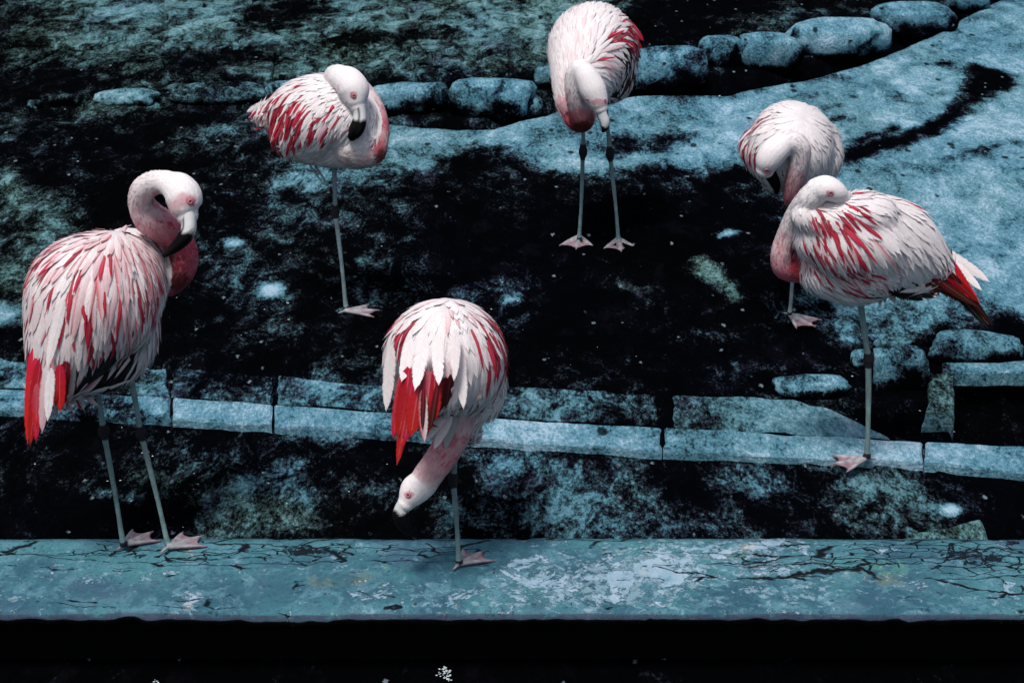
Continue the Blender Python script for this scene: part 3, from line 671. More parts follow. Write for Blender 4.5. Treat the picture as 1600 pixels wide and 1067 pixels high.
BODYSTATS = []
def flamingo(label, foot_px, torso, neck, head, bill, eyes, legs, feet, ctl, regions, neckcol, keys=(), blush_shade=(), base_z=0.0, seed=1, n_fluff=420, vox=.0034, legcol=(.165, .26, .26), spacing=.48, ruffle=1.0):
    rnd = random.Random(seed)
    g0 = G(*foot_px, base_z); Yb = g0.y; s0 = FOC / depth(g0)
    root = empty('flamingo', g0); tag(root, label, 'flamingo', 'flamingos standing in the enclosure')
    def row(q):                                      # px, py, off, r_h [, r_w]
        p = V(q[0], q[1], Yb + q[2]); s = FOC / depth(p); rb = q[3] / s; ra = (q[4] if len(q) > 4 else q[3]) / s
        return (*p, ra, rb)
    tch = [Chain([row(q) for q in c], 5, seg=24) for c in torso]
    tme = fuse([c.mesh() for c in tch], .007, 6)
    tco, tno = mesh_np(tme)
    bvh = BVHTree.FromPolygons([tuple(p) for p in tco], [tuple(p.vertices) for p in tme.polygons])
    nch = Chain([row(q) for q in neck], 6, seg=18); hch = Chain([row(q) for q in head], 5, seg=18)
    lch = [Chain([row(q) for q in l], 5, seg=12) for l in legs]
    fch, webs = [], []
    for (fx, fy, ang, L) in feet:
        a, w = foot_parts(G(fx, fy, base_z), ang, L); fch += a; webs += w
    body = fuse([c.mesh() for c in tch + [nch, hch] + lch + fch] + webs, vox, 2)
    co, no = mesh_np(body)
    # which limb each point of the skin belongs to
    groups = [('t', c) for c in tch] + [('n', nch), ('h', hch)] + [('l', c) for c in lch] + [('f', c) for c in fch]
    S = np.concatenate([np.column_stack([c.rows, c.t, np.full(len(c.t), i)]) for i, (k, c) in enumerate(groups)]).astype(np.float32)
    T_ = np.concatenate([c.tan for k, c in groups])
    best = np.full(len(co), 1e9, np.float32); bi = np.zeros(len(co), int)
    for j0 in range(0, len(S), 40):
        q = S[j0:j0 + 40]; d = np.linalg.norm(co[:, None, :] - q[None, :, :3], axis=2) - np.minimum(q[:, 3], q[:, 4])[None]
        m = d.argmin(1); dm = d[np.arange(len(co)), m]; u = dm < best; best[u] = dm[u]; bi[u] = m[u] + j0
    gi = S[bi, 6].astype(int); tt = S[bi, 5]; kinds = np.array([k for k, c in groups])[gi]
    pxy = proj(co)
    col = np.tile(WHITE * .85, (len(co), 1))
    # torso ground colour follows the feathers growing there
    tmask = kinds == 't'
    for (rx, ry, ra, rb, stl, pr) in reversed(regions):
        if stl not in ('k', 'n', 'o') or pr < .5: continue
        d = ((pxy[:, 0] - rx) / ra) ** 2 + ((pxy[:, 1] - ry) / rb) ** 2
        col[tmask & (d < 1)] = {'k': BLK, 'n': BROWN, 'o': ORED}[stl]
    ntv = np.array([a for a, *_ in neckcol]); ncv = np.array([b for _, b, *_ in neckcol]); nmv = np.array([c[2] if len(c) > 2 else .3 for c in neckcol])
    def neck_rgb(t, p):
        c = np.array([np.interp(t, ntv, ncv[:, k]) for k in range(3)]); m = np.interp(t, ntv, nmv)
        q = noise.noise((p[0] * 55, p[1] * 55, p[2] * 55)) + .6 * noise.noise((p[0] * 150, p[1] * 150, p[2] * 150))
        if q > .12 and m > 0: c = c * (1 - m) + PINK * .9 * m if q < .45 else c * (1 - m) + RED * 1.1 * m
        return c
    for i in np.where(kinds == 'n')[0]: col[i] = neck_rgb(tt[i], co[i])
    col[kinds == 'h'] = WHITE * 1.04
    # underside of the neck bend: dark red brown, shade painted in by the patches below
    lg = np.array(legcol)
    for i in np.where(kinds == 'l')[0]:
        t = tt[i]; c = lg * (1 + .35 * noise.noise((co[i][0] * 40, co[i][1] * 40, co[i][2] * 30)) + .18 * noise.noise((co[i][0] * 90, co[i][1] * 90, co[i][2] * 260)))
        lj = legs[gi[i] - len(tch) - 2]
        jt = lj[0][5] if len(lj[0]) > 5 else None
        ch = groups[gi[i]][1]; r_ = S[bi[i], 3]
        base_r = np.median(ch.rows[:, 3])
        if r_ > base_r * 1.16: c = np.array((.018, .016, .022))
        col[i] = c
    fm = kinds == 'f'
    if fm.any():
        fr_ = np.array([noise.noise((p[0] * 60, p[1] * 60, 0)) for p in co[fm]])[:, None]
        col[fm] = np.array((.27, .25, .275)) * (1 + .5 * fr_)
        red = fm & (co[:, 2] < base_z + .0088)
        col[red] = col[red] * np.array((.92, .66, .70))
        col[fm & ~red] *= np.array((1.12, 1.18, 1.16))
    for (ex, ey, rx, ry, c, k) in blush_shade:              # rosy patches on head and neck, plus shade painted under the neck bend
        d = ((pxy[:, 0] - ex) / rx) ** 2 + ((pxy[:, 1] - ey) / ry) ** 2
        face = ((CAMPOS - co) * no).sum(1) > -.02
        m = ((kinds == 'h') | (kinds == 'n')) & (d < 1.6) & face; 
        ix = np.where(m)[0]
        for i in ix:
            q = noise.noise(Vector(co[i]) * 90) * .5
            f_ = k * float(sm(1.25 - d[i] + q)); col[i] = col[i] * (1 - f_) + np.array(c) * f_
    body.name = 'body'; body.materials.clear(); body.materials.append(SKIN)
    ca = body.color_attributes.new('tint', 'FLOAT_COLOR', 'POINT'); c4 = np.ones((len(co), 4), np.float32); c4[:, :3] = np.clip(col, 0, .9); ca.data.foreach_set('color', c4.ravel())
    body.polygons.foreach_set('use_smooth', [True] * len(body.polygons))
    bo = bpy.data.objects.new('body', body); link(bo, root); bo.matrix_parent_inverse = Matrix.Translation(-root.location)
    # bill: upper and lower halves in one horn, pale at the base and black at the hooked tip
    if bill:
        rows_, dark, fac = bill
        bc = Chain([row(q) for q in rows_], 6, seg=20); bv_, bf_ = bc.mesh(); n = len(bc.rows)
        bcol = []; outv = []
        for k, p in enumerate(bv_):
            r_ = min(max(k // bc.seg - 4, 0), n - 1); an = 2 * math.pi * (k % bc.seg) / bc.seg; t = bc.t[r_]
            c = np.array((.60, .62, .63)); w = .03 * math.sin(an * 3 + 1)
            if t > dark + w: c = np.array((.004, .004, .005))
            elif abs(t - dark - w) < .04: c = np.array((.25, .25, .26))
            if abs(math.sin(an - fac)) < .16 and t > dark * .25: c = c * .12   # gape line
            if abs(math.sin(an - fac - .8)) < .12 and dark * .35 < t < dark * .8 and math.cos(an - fac) > 0: c = c * .1   # nostril slit
            bcol.append(c); outv.append(p)
        mesh_obj('bill', outv, bf_, HORN, root, cols=np.array(bcol))
    bb = BVHTree.FromPolygons([tuple(p) for p in co], [tuple(p.vertices) for p in body.polygons])
    for (ex, ey, er) in eyes:
        d = ray(ex, ey).normalized(); h = bb.ray_cast(Vector((0, 0, CAM_H)), d)
        if h[0] is None: continue
        s = FOC / depth(h[0]); r_ = er / s * .74; bm = bmesh.new(); bmesh.ops.create_icosphere(bm, subdivisions=2, radius=r_)
        nn = h[1]; vs = [v.co + h[0] - nn * r_ * .35 for v in bm.verts]; fs = [[v.index for v in f.verts] for f in bm.faces]; bm.free()
        e = mesh_obj('eye', vs, fs, EYE, root)
        # lid ring
        x = nn.orthogonal().normalized(); y = nn.cross(x); vs, fs = [], []
        for i in range(16):
            a = 2 * math.pi * i / 16
            for j in range(6):
                b = 2 * math.pi * j / 6; rr_ = r_ * (1.0 + .55 * math.cos(b)); vs.append(h[0] + (x * math.cos(a) + y * math.sin(a)) * rr_ + nn * (r_ * (.25 + .45 * math.sin(b))))
        for i in range(16):
            for j in range(6): fs.append((i * 6 + j, ((i + 1) % 16) * 6 + j, ((i + 1) % 16) * 6 + (j + 1) % 6, i * 6 + (j + 1) % 6))
        mesh_obj('eyelid', vs, fs, SKIN, e, cols=np.tile(np.array((.50, .20, .24)), (len(vs), 1)))
    # plumage
    C_ = np.array([c[:2] for c in ctl], float); Cv = np.array([c[2:] for c in ctl], float); Cv[:, :2] /= np.linalg.norm(Cv[:, :2], axis=1)[:, None]
    def field(q):
        w = 1 / (((C_ - q) ** 2).sum(1) + 250) ** 1.6; w /= w.sum(); return w @ Cv
    order = np.random.RandomState(seed).permutation(len(tco)); tp = proj(tco); placed = []; PX = np.empty((6000, 3)); npx = 0
    feats = []
    upc = Vector((0, SP, CP)); rightc = Vector((1, 0, 0))
    for i in order:
        p, n, q = tco[i], tno[i], tp[i]; dx, dy, Lp, Wp = field(q)
        sz = Wp / s0 * spacing
        if npx and (np.linalg.norm(PX[:npx] - p, axis=1) < sz).any(): continue
        facing = float(n @ (CAMPOS - p)) / float(np.linalg.norm(CAMPOS - p))
        if facing < -.55 and rnd.random() < .35: continue
        if npx >= 5999: break
        PX[npx] = p; npx += 1
        D = rightc * dx - upc * dy
        if facing < -.1: D = D + Vector((0, .35, -.2))
        n_ = Vector(n); D = D - n_ * D.dot(n_)
        if D.length < .15: D = D + Vector((0, 0, -.3)) - n_ * (-.3 * n_.z)
        a = rnd.gauss(0, .13); D = Matrix.Rotation(a, 3, n_) @ D
        stl = 'w'
        qq = q + np.array((rnd.gauss(0, 5), rnd.gauss(0, 5)))
        for (rx, ry, ra, rb, s_, pr) in regions:
            if ((qq[0] - rx) / ra) ** 2 + ((qq[1] - ry) / rb) ** 2 < 1 and rnd.random() < pr and (facing > -.12 or s_ not in 'kno'): stl = s_; break
        L, W = Lp / s0 * rnd.uniform(.85, 1.6), Wp / s0 * rnd.uniform(.62, 1.05); l1 = (.003 + .026 * L) * ruffle
        if stl == 'r': W *= .52; L *= .95; l1 += .004
        if stl in ('p', 'h'): W *= .8; l1 += .002
        if stl in ('k', 'n'): l1 *= .55
        if stl == 'b': W *= .6
        feats.append((facing > -.05, L * W * max(.15, facing), feather_geo(p, D, n_, L, W, feather_cols(stl, rnd), stl, bvh, rnd, -.001, l1, stick=.86, grav=.15)))
    for (ax, ay, ao, bx, by, bo_, w, stl, bend) in keys:   # long quills measured one by one
        a, b = V(ax, ay, Yb + ao), V(bx, by, Yb + bo_); s = FOC / depth(a)
        D = (b - a); L = D.length; view = (Vector(CAMPOS) - a).normalized(); n_ = (view - D.normalized() * view.dot(D.normalized())).normalized()
        n_ = (Matrix.Rotation(rnd.uniform(-.5, .5), 3, D.normalized()) @ n_)
        gm = feather_geo(a, Matrix.Rotation(rnd.gauss(0, .05), 3, n_) @ D, n_, L * rnd.uniform(.92, 1.06), w / s * (.85 if stl in 'wlp' else 1.05), feather_cols(stl, rnd), stl, None, rnd, 0, 0, grav=.02, rows=9, point=1.0, bend=bend + rnd.uniform(-.03, .03), rag=.015)
        near = bvh.find_nearest(a + D * .4)
        for q in gm[4]: q += (near[1] * 1.6 if near[0] is not None and near[1].dot(n_) > .25 else Vector()) + Vector((0, 0, .5))
        feats.append((True, 9, gm))
    # neck down
    nv = np.where((kinds == 'n') | (kinds == 'h'))[0]; rnd_i = np.random.RandomState(seed + 5).choice(nv, min(len(nv), n_fluff * 3), replace=False)
    for i in rnd_i:
        n_ = Vector(no[i]); D = Vector(-T_[bi[i]]); D = D - n_ * D.dot(n_)
        if D.length < .1: continue
        D = Matrix.Rotation(rnd.gauss(0, .22), 3, n_) @ D
        c = col[i]; c = np.array(c) * rnd.uniform(.93, 1.05); L = rnd.uniform(.009, .017) if kinds[i] == 'n' else rnd.uniform(.005, .009)
        if kinds[i] == 'h' and tt[i] > .9: continue
        feats.append((False, 0, feather_geo(co[i], D, n_, L, L * .34, (c, c * rnd.uniform(.9, 1.12), c * .96), 'x', bb, rnd, -.0006, .0014 if kinds[i] == 'n' else .0008, stick=1, grav=0, rows=3)))
    # thigh and belly wisps
    feats.sort(key=lambda t: -t[1] if t[0] else 1e3)
    single = [t for t in feats if t[0]][:230]; rest = feats[len(single):]
    for _, _, (v, f, c, uv, ns) in single: mesh_obj('feather', v, f, FEATHER, root, cols=np.array(c), uv=uv, normals=ns)
    if rest:
        v, f, c, uv, ns = [], [], [], [], []
        for _, _, (a, b, c_, u, n_) in rest:
            k = len(v); v += a; f += [tuple(i + k for i in q) for q in b]; c += c_; uv += u; ns += n_
        o = mesh_obj('plumage', v, f, FEATHER, root, cols=np.array(c), uv=uv, normals=ns); o['kind'] = 'stuff'
    bpy.data.meshes.remove(tme)
    print('flamingo', len(body.vertices), npx, len(feats))
    return root

def leg(top, knee, foot, off0=0, off1=0, r=4.7, jr=9.0):
    (tx, ty), (kx, ky), (fx, fy) = top, knee, foot; o = lambda y: off0
    L = lambda a, b, t: a + (b - a) * t
    d = math.hypot(fx - kx, fy - ky); k1 = 14 / d
    d0 = max(1, math.hypot(kx - tx, ky - ty)); k0 = min(.45, 16 / d0)
    return [(tx, ty, off0, r * 1.1), (L(tx, kx, .5), L(ty, ky, .5), off0, r * .98), (L(tx, kx, 1 - k0), L(ty, ky, 1 - k0), off0, r * 1.0), (kx, ky - 3, off0 + .004, jr), (kx, ky + 4, off0 + .004, jr), (L(kx, fx, k1), L(ky, fy, k1), off0, r * 1.08),
            (L(kx, fx, .32) + .6, L(ky, fy, .32), off0 * .7, r * .98), (L(kx, fx, .62) + .8, L(ky, fy, .62), off0 * .4, r * .84), (L(kx, fx, .9), L(ky, fy, .9), off1, r * .95), (fx, fy - 3, off1, r * 1.25)]

# --- 1: far left on the coping
flamingo('heavily pink streaked flamingo with raised head, standing on the left end of the coping', (226, 857),
    torso=[[(200, 414, .13, 58), (180, 436, .07, 88, 88), (142, 476, .0, 107, 104), (112, 535, -.06, 76), (88, 590, -.10, 42), (66, 628, -.12, 14)],
           [(205, 470, .10, 42), (198, 535, .07, 46), (170, 572, .02, 36), (120, 600, -.03, 18)]],
    neck=[(225, 430, .14, 38), (262, 432, .15, 31), (283, 415, .14, 25), (284, 388, .13, 24), (262, 360, .11, 26), (236, 342, .09, 27), (221, 318, .07, 21), (224, 297, .05, 20), (240, 286, .03, 19), (260, 284, .0, 18)],
    head=[(264, 287, -.005, 20), (278, 295, -.02, 27), (287, 308, -.03, 29.5), (289, 325, -.04, 25), (292, 335, -.045, 18)],
    bill=([(293, 330, -.045, 16, 14), (295, 346, -.058, 16.5, 12), (294, 361, -.068, 18, 12), (285, 375, -.072, 17, 11), (271, 388, -.067, 12, 8), (257, 398, -.055, 5, 4)], .38, 2.6),
    eyes=[(297, 315, 4.0)],
    legs=[leg((150, 590), (162, 674), (193, 852), .0, -.005), leg((203, 580), (220, 676), (264, 856), .02, .0)],
    feet=[(194, 857, 54, .100), (264, 861, 44, .102)],
    ctl=[(150, 352, -.5, .8, 34, 13), (205, 362, .1, 1, 40, 13), (240, 420, .25, 1, 46, 12), (100, 390, -.6, .9, 46, 15), (60, 450, -.35, 1, 80, 20), (150, 430, -.1, 1, 78, 19), (200, 460, .1, 1, 74, 17),
         (90, 520, -.18, 1, 100, 24), (150, 495, .0, 1, 48, 18), (200, 490, .1, 1, 42, 13), (160, 540, -.2, 1, 46, 16), (50, 560, -.05, 1, 110, 22), (90, 600, -.35, 1, 90, 22), (240, 540, -.35, 1, 55, 10), (190, 590, -.8, .7, 55, 10), (130, 610, -.9, .3, 45, 10)],
    regions=[(166, 566, 58, 44, 'k', .97), (204, 535, 26, 50, 'k', .85), (120, 605, 34, 26, 'k', .85), (60, 620, 24, 30, 'o', .8), (240, 540, 14, 60, 'b', .9), (200, 595, 30, 16, 'b', .9),
             (165, 385, 60, 40, 'p', .40), (165, 385, 60, 40, 'h', .35), (215, 430, 30, 70, 'h', .45), (215, 430, 30, 70, 'r', .30), (90, 400, 34, 50, 'r', .3), (140, 470, 110, 110, 'r', .12), (140, 470, 110, 130, 'h', .20), (140, 470, 110, 130, 'lp', .45)],
    neckcol=[(0, (.45, .06, .09), .6), (.2, (.34, .035, .05), .6), (.33, (.40, .06, .09), .7), (.46, (.44, .07, .11), .75), (.56, (.60, .26, .30), .8), (.64, (.70, .48, .51), .6), (.7, (.76, .66, .67), .35), (1, tuple(WHITE), .0)],
    blush_shade=[(290, 312, 20, 13, (.62, .22, .28), .6), (298, 315, 9, 8, (.5, .08, .14), .75), (244, 312, 9, 16, (.5, .10, .15), .7), (270, 325, 14, 12, (.64, .30, .35), .6), (300, 415, 12, 26, (.52, .10, .15), .6), (275, 440, 26, 18, (.07, .016, .014), .85), (262, 405, 14, 24, (.12, .03, .02), .7)],
    keys=[(64, 560, -.16, 46, 695, -.20, 22, 'o', .0), (74, 570, -.18, 68, 682, -.21, 22, 'p', .0), (52, 545, -.14, 41, 692, -.18, 17, 'o', -.02), (80, 575, -.19, 74, 660, -.22, 20, 'w', .0), (94, 570, -.19, 84, 650, -.20, 20, 'o', .0), (58, 600, -.18, 58, 690, -.20, 15, 'r', 0),
          (104, 565, -.18, 92, 640, -.19, 20, 'n', 0), (98, 575, -.18, 78, 640, -.21, 18, 'o', 0), (70, 600, -.17, 42, 702, -.18, 14, 'n', 0), (56, 560, -.16, 52, 670, -.20, 18, 'o', 0),           (100, 470, -.16, 70, 580, -.20, 22, 'w', .0), ],
    seed=3)

# --- 2: upper left, facing right
flamingo('flamingo facing right on one leg with red slashed wing and bill on its breast', (546, 488),
    torso=[[(408, 182, .07, 14), (432, 180, .05, 30), (465, 178, .03, 54), (505, 184, .0, 68), (542, 196, -.02, 58), (562, 222, -.04, 40)],
           [(470, 205, .0, 46), (520, 222, -.01, 40), (555, 236, -.03, 28)]],
    neck=[(555, 225, -.05, 38), (576, 232, -.06, 30), (586, 218, -.05, 22), (588, 195, -.02, 20), (578, 165, .02, 20), (558, 140, .04, 20), (535, 125, .03, 20), (524, 120, -.02, 18), (530, 119, -.05, 18)],
    head=[(532, 121, -.06, 19), (544, 128, -.085, 24), (553, 142, -.10, 25), (557, 158, -.115, 18), (559, 165, -.12, 13)],
    bill=([(559, 163, -.12, 12, 11), (562, 178, -.13, 12, 10), (561, 192, -.14, 14, 11), (556, 204, -.145, 14, 11), (550, 213, -.14, 9, 7)], .50, 2.2),
    eyes=[(553, 150, 3.4)],
    legs=[leg((522, 250), (524, 331), (541, 484), .0, .0, 3.9, 6.6), [(484, 245, -.03, 2.6), (496, 264, -.04, 2.2), (513, 289, -.05, 1.7)], [(478, 245, -.04, 2.6), (488, 264, -.05, 2.2), (506, 289, -.06, 1.6)]],
    feet=[(541, 491, 12, .108)],
    ctl=[(440, 140, -.8, .5, 40, 13), (490, 115, -1, .2, 28, 11), (450, 175, -.65, .8, 52, 14), (430, 200, -.4, .9, 56, 14), (490, 175, -.5, .8, 44, 12), (520, 195, -.25, 1, 36, 11), (545, 200, -.5, .8, 22, 8), (470, 230, -.7, .5, 34, 11),
         (520, 245, -.8, .5, 26, 9), (570, 245, -.9, .2, 18, 7), (400, 180, -1, .05, 40, 13), (530, 150, -.7, .7, 28, 10)],
    regions=[(500, 262, 20, 7, 'k', .6), (436, 196, 12, 16, 'k', .4), (450, 175, 34, 42, 'r', .55), (478, 168, 24, 30, 'r', .4), (505, 182, 34, 24, 'r', .32), (530, 196, 20, 14, 'p', .3), (470, 140, 20, 8, 'r', .4), (490, 128, 20, 10, 'lp', .4), (570, 250, 30, 20, 'lp', .4)],
    neckcol=[(0, (.72, .62, .60), .3), (.2, (.66, .48, .48), .5), (.3, (.50, .10, .14), .7), (.38, (.64, .35, .38), .6), (.5, (.76, .66, .66), .2), (1, tuple(WHITE), .0)],
    blush_shade=[(552, 150, 6, 7, (.48, .05, .09), .85), (541, 170, 2.5, 13, (.5, .06, .1), .55), (592, 228, 13, 18, (.5, .06, .09), .8), (597, 245, 12, 14, (.16, .025, .02), .9), (529, 140, 2.5, 9, (.62, .28, .32), .4), (574, 170, 3, 12, (.55, .1, .14), .6)],
    keys=[(420, 160, .03, 384, 176, .07, 17, 'w', .0), (425, 175, .02, 388, 180, .07, 16, 'w', 0), (428, 188, .0, 405, 200, .03, 16, 'w', 0), (430, 150, .0, 420, 175, .01, 14, 'w', 0)],
    seed=11, legcol=(.20, .28, .31), n_fluff=380, vox=.0038)

# --- 3: upper middle, facing the camera
flamingo('ruffled white flamingo facing forward on both legs before the boulder row, head hanging low', (933, 380),
    torso=[[(948, 66, .20, 46), (930, 74, .10, 67), (922, 92, .0, 64), (910, 128, -.08, 48), (903, 165, -.12, 33), (905, 180, -.13, 25)], [(960, 90, .08, 36), (958, 122, .05, 32), (945, 138, .02, 24)]],
    neck=[(900, 160, -.13, 32), (906, 182, -.16, 25), (908, 184, -.19, 20), (901, 165, -.22, 15), (897, 140, -.235, 15), (898, 118, -.24, 15), (905, 108, -.25, 15)],
    head=[(908, 108, -.255, 16), (916, 120, -.265, 19), (926, 140, -.275, 21), (935, 160, -.285, 16), (938, 168, -.288, 12)],
    bill=([(937, 166, -.288, 10, 8), (941, 180, -.295, 9, 7), (945, 190, -.30, 8, 7), (945, 199, -.30, 6, 6), (943, 204, -.295, 3.5, 4)], .80, .6),
    eyes=[(918, 156, 2.2), (945, 157, 2.2)],
    legs=[leg((912, 175), (911, 237), (905, 376), .0, .0, 3.5, 6.8), leg((945, 150), (953, 240), (967, 380), .04, .0, 3.5, 6.8)],
    feet=[(905, 373, -97, .125), (966, 377, -88, .125)],
    ctl=[(905, 20, -.1, -1, 30, 11), (870, 60, -.5, -.8, 26, 9), (945, 10, .3, -.8, 30, 11), (860, 110, -.4, -.6, 24, 8), (900, 80, -.1, -1, 30, 10), (940, 60, .5, -.6, 36, 12), (985, 50, .8, .5, 30, 10), (975, 90, .4, 1, 30, 9), (950, 105, .7, .5, 34, 9), (965, 120, .2, 1, 22, 9),
         (890, 150, -.2, -.8, 18, 7), (905, 190, .0, -1, 14, 6), (930, 130, .6, .7, 24, 8)],
    regions=[(950, 146, 32, 24, 'k', .92), (980, 92, 26, 32, 'n', .85), (978, 48, 26, 18, 'r', .8), (962, 72, 22, 12, 'r', .55), (988, 64, 18, 20, 'n', .6), (945, 92, 24, 8, 'p', .6), (935, 100, 30, 9, 'r', .25), (905, 160, 26, 30, 'lp', .6), (895, 120, 12, 40, 'lp', .6), (920, 40, 70, 50, 'lp', .12), (905, 190, 30, 16, 'p', .8)],  # black belly patch: shade of the underside painted as feather colour
    neckcol=[(0, (.66, .40, .43), .5), (.15, (.5, .10, .14), .6), (.3, (.20, .03, .025), .3), (.42, (.60, .30, .33), .4), (.6, (.78, .7, .71), .1), (1, tuple(WHITE), 0)],
    blush_shade=[(936, 160, 16, 6, (.60, .20, .26), .7), (889, 150, 4, 16, (.58, .22, .26), .4), (908, 198, 20, 9, (.10, .022, .016), .9), (890, 185, 10, 14, (.48, .05, .09), .6), (905, 178, 10, 12, (.5, .07, .11), .5)],
    keys=[(975, 30, .06, 1006, 70, .08, 13, 'r', .0), (968, 40, .05, 1003, 82, .07, 12, 'o', 0), (962, 52, .04, 1000, 92, .06, 12, 'n', 0), (958, 62, .03, 992, 100, .05, 12, 'n', 0), (955, 70, .02, 985, 108, .03, 10, 'b', 0)],
    seed=21, ruffle=2.3, legcol=(.15, .24, .26), n_fluff=300, vox=.004)

# --- 4: right, behind, head tucked
flamingo('round white flamingo with bill tucked against its pink neck, partly behind another flamingo', (1240, 507),
    torso=[[(1246, 212, .14, 50), (1238, 224, .04, 66), (1234, 236, -.05, 62, 66)], [(1278, 222, .03, 34), (1282, 250, .0, 34), (1262, 275, -.02, 28)], [(1190, 232, .0, 34), (1204, 262, -.02, 28), (1208, 285, -.02, 14)]],
    neck=[(1262, 268, -.06, 28), (1250, 298, -.10, 20), (1240, 312, -.13, 15), (1238, 305, -.165, 15), (1243, 280, -.185, 16), (1250, 252, -.20, 16), (1249, 230, -.205, 17), (1236, 222, -.205, 18), (1222, 226, -.205, 19)],
    head=[(1222, 227, -.205, 20), (1211, 236, -.21, 22), (1201, 250, -.21, 21), (1196, 264, -.205, 15)],
    bill=([(1198, 264, -.205, 11, 9), (1206, 276, -.19, 10, 8), (1212, 288, -.17, 8, 7), (1214, 300, -.155, 4, 4)], .12, .6),
    eyes=[(1198, 266, 3.0)],
    legs=[leg((1250, 285), (1240, 390), (1234, 492), .0, .0, 3.6, 6.6)],
    feet=[(1233, 496, -52, .115)],
    ctl=[(1240, 165, -.4, -.6, 30, 13), (1200, 180, -.8, .2, 32, 12), (1175, 215, -.5, .9, 40, 13), (1190, 260, .1, 1, 44, 12), (1280, 190, .6, -.2, 30, 13), (1300, 230, .4, .9, 34, 13), (1285, 270, -.2, 1, 30, 12), (1240, 210, -.4, .5, 30, 12), (1210, 285, .2, 1, 34, 10), (1262, 210, .2, .9, 30, 11)],
    regions=[(1158, 225, 10, 24, 'k', .8), (1222, 285, 18, 22, 'k', .7), (1192, 178, 16, 9, 'r', .5), (1182, 200, 18, 12, 'r', .35), (1176, 226, 14, 18, 'r', .35), (1195, 225, 16, 16, 'r', .35), (1195, 210, 45, 50, 'lp', .2)],
    neckcol=[(0, (.66, .45, .47), .4), (.25, (.52, .12, .17), .6), (.42, (.52, .18, .22), .65), (.6, (.60, .36, .38), .6), (.72, (.74, .66, .67), .2), (1, tuple(WHITE), .0)],
    blush_shade=[(1198, 268, 8, 7, (.58, .20, .25), .7), (1238, 318, 10, 12, (.5, .08, .13), .6)],
    keys=[(1168, 205, .05, 1158, 250, .06, 14, 'k', 0), (1300, 195, .05, 1312, 225, .06, 10, 'k', 0), (1185, 250, -.06, 1204, 298, -.07, 11, 'w', 0), (1190, 262, -.06, 1210, 300, -.07, 9, 'w', 0)],
    seed=31, legcol=(.20, .26, .29), n_fluff=320, vox=.0038)

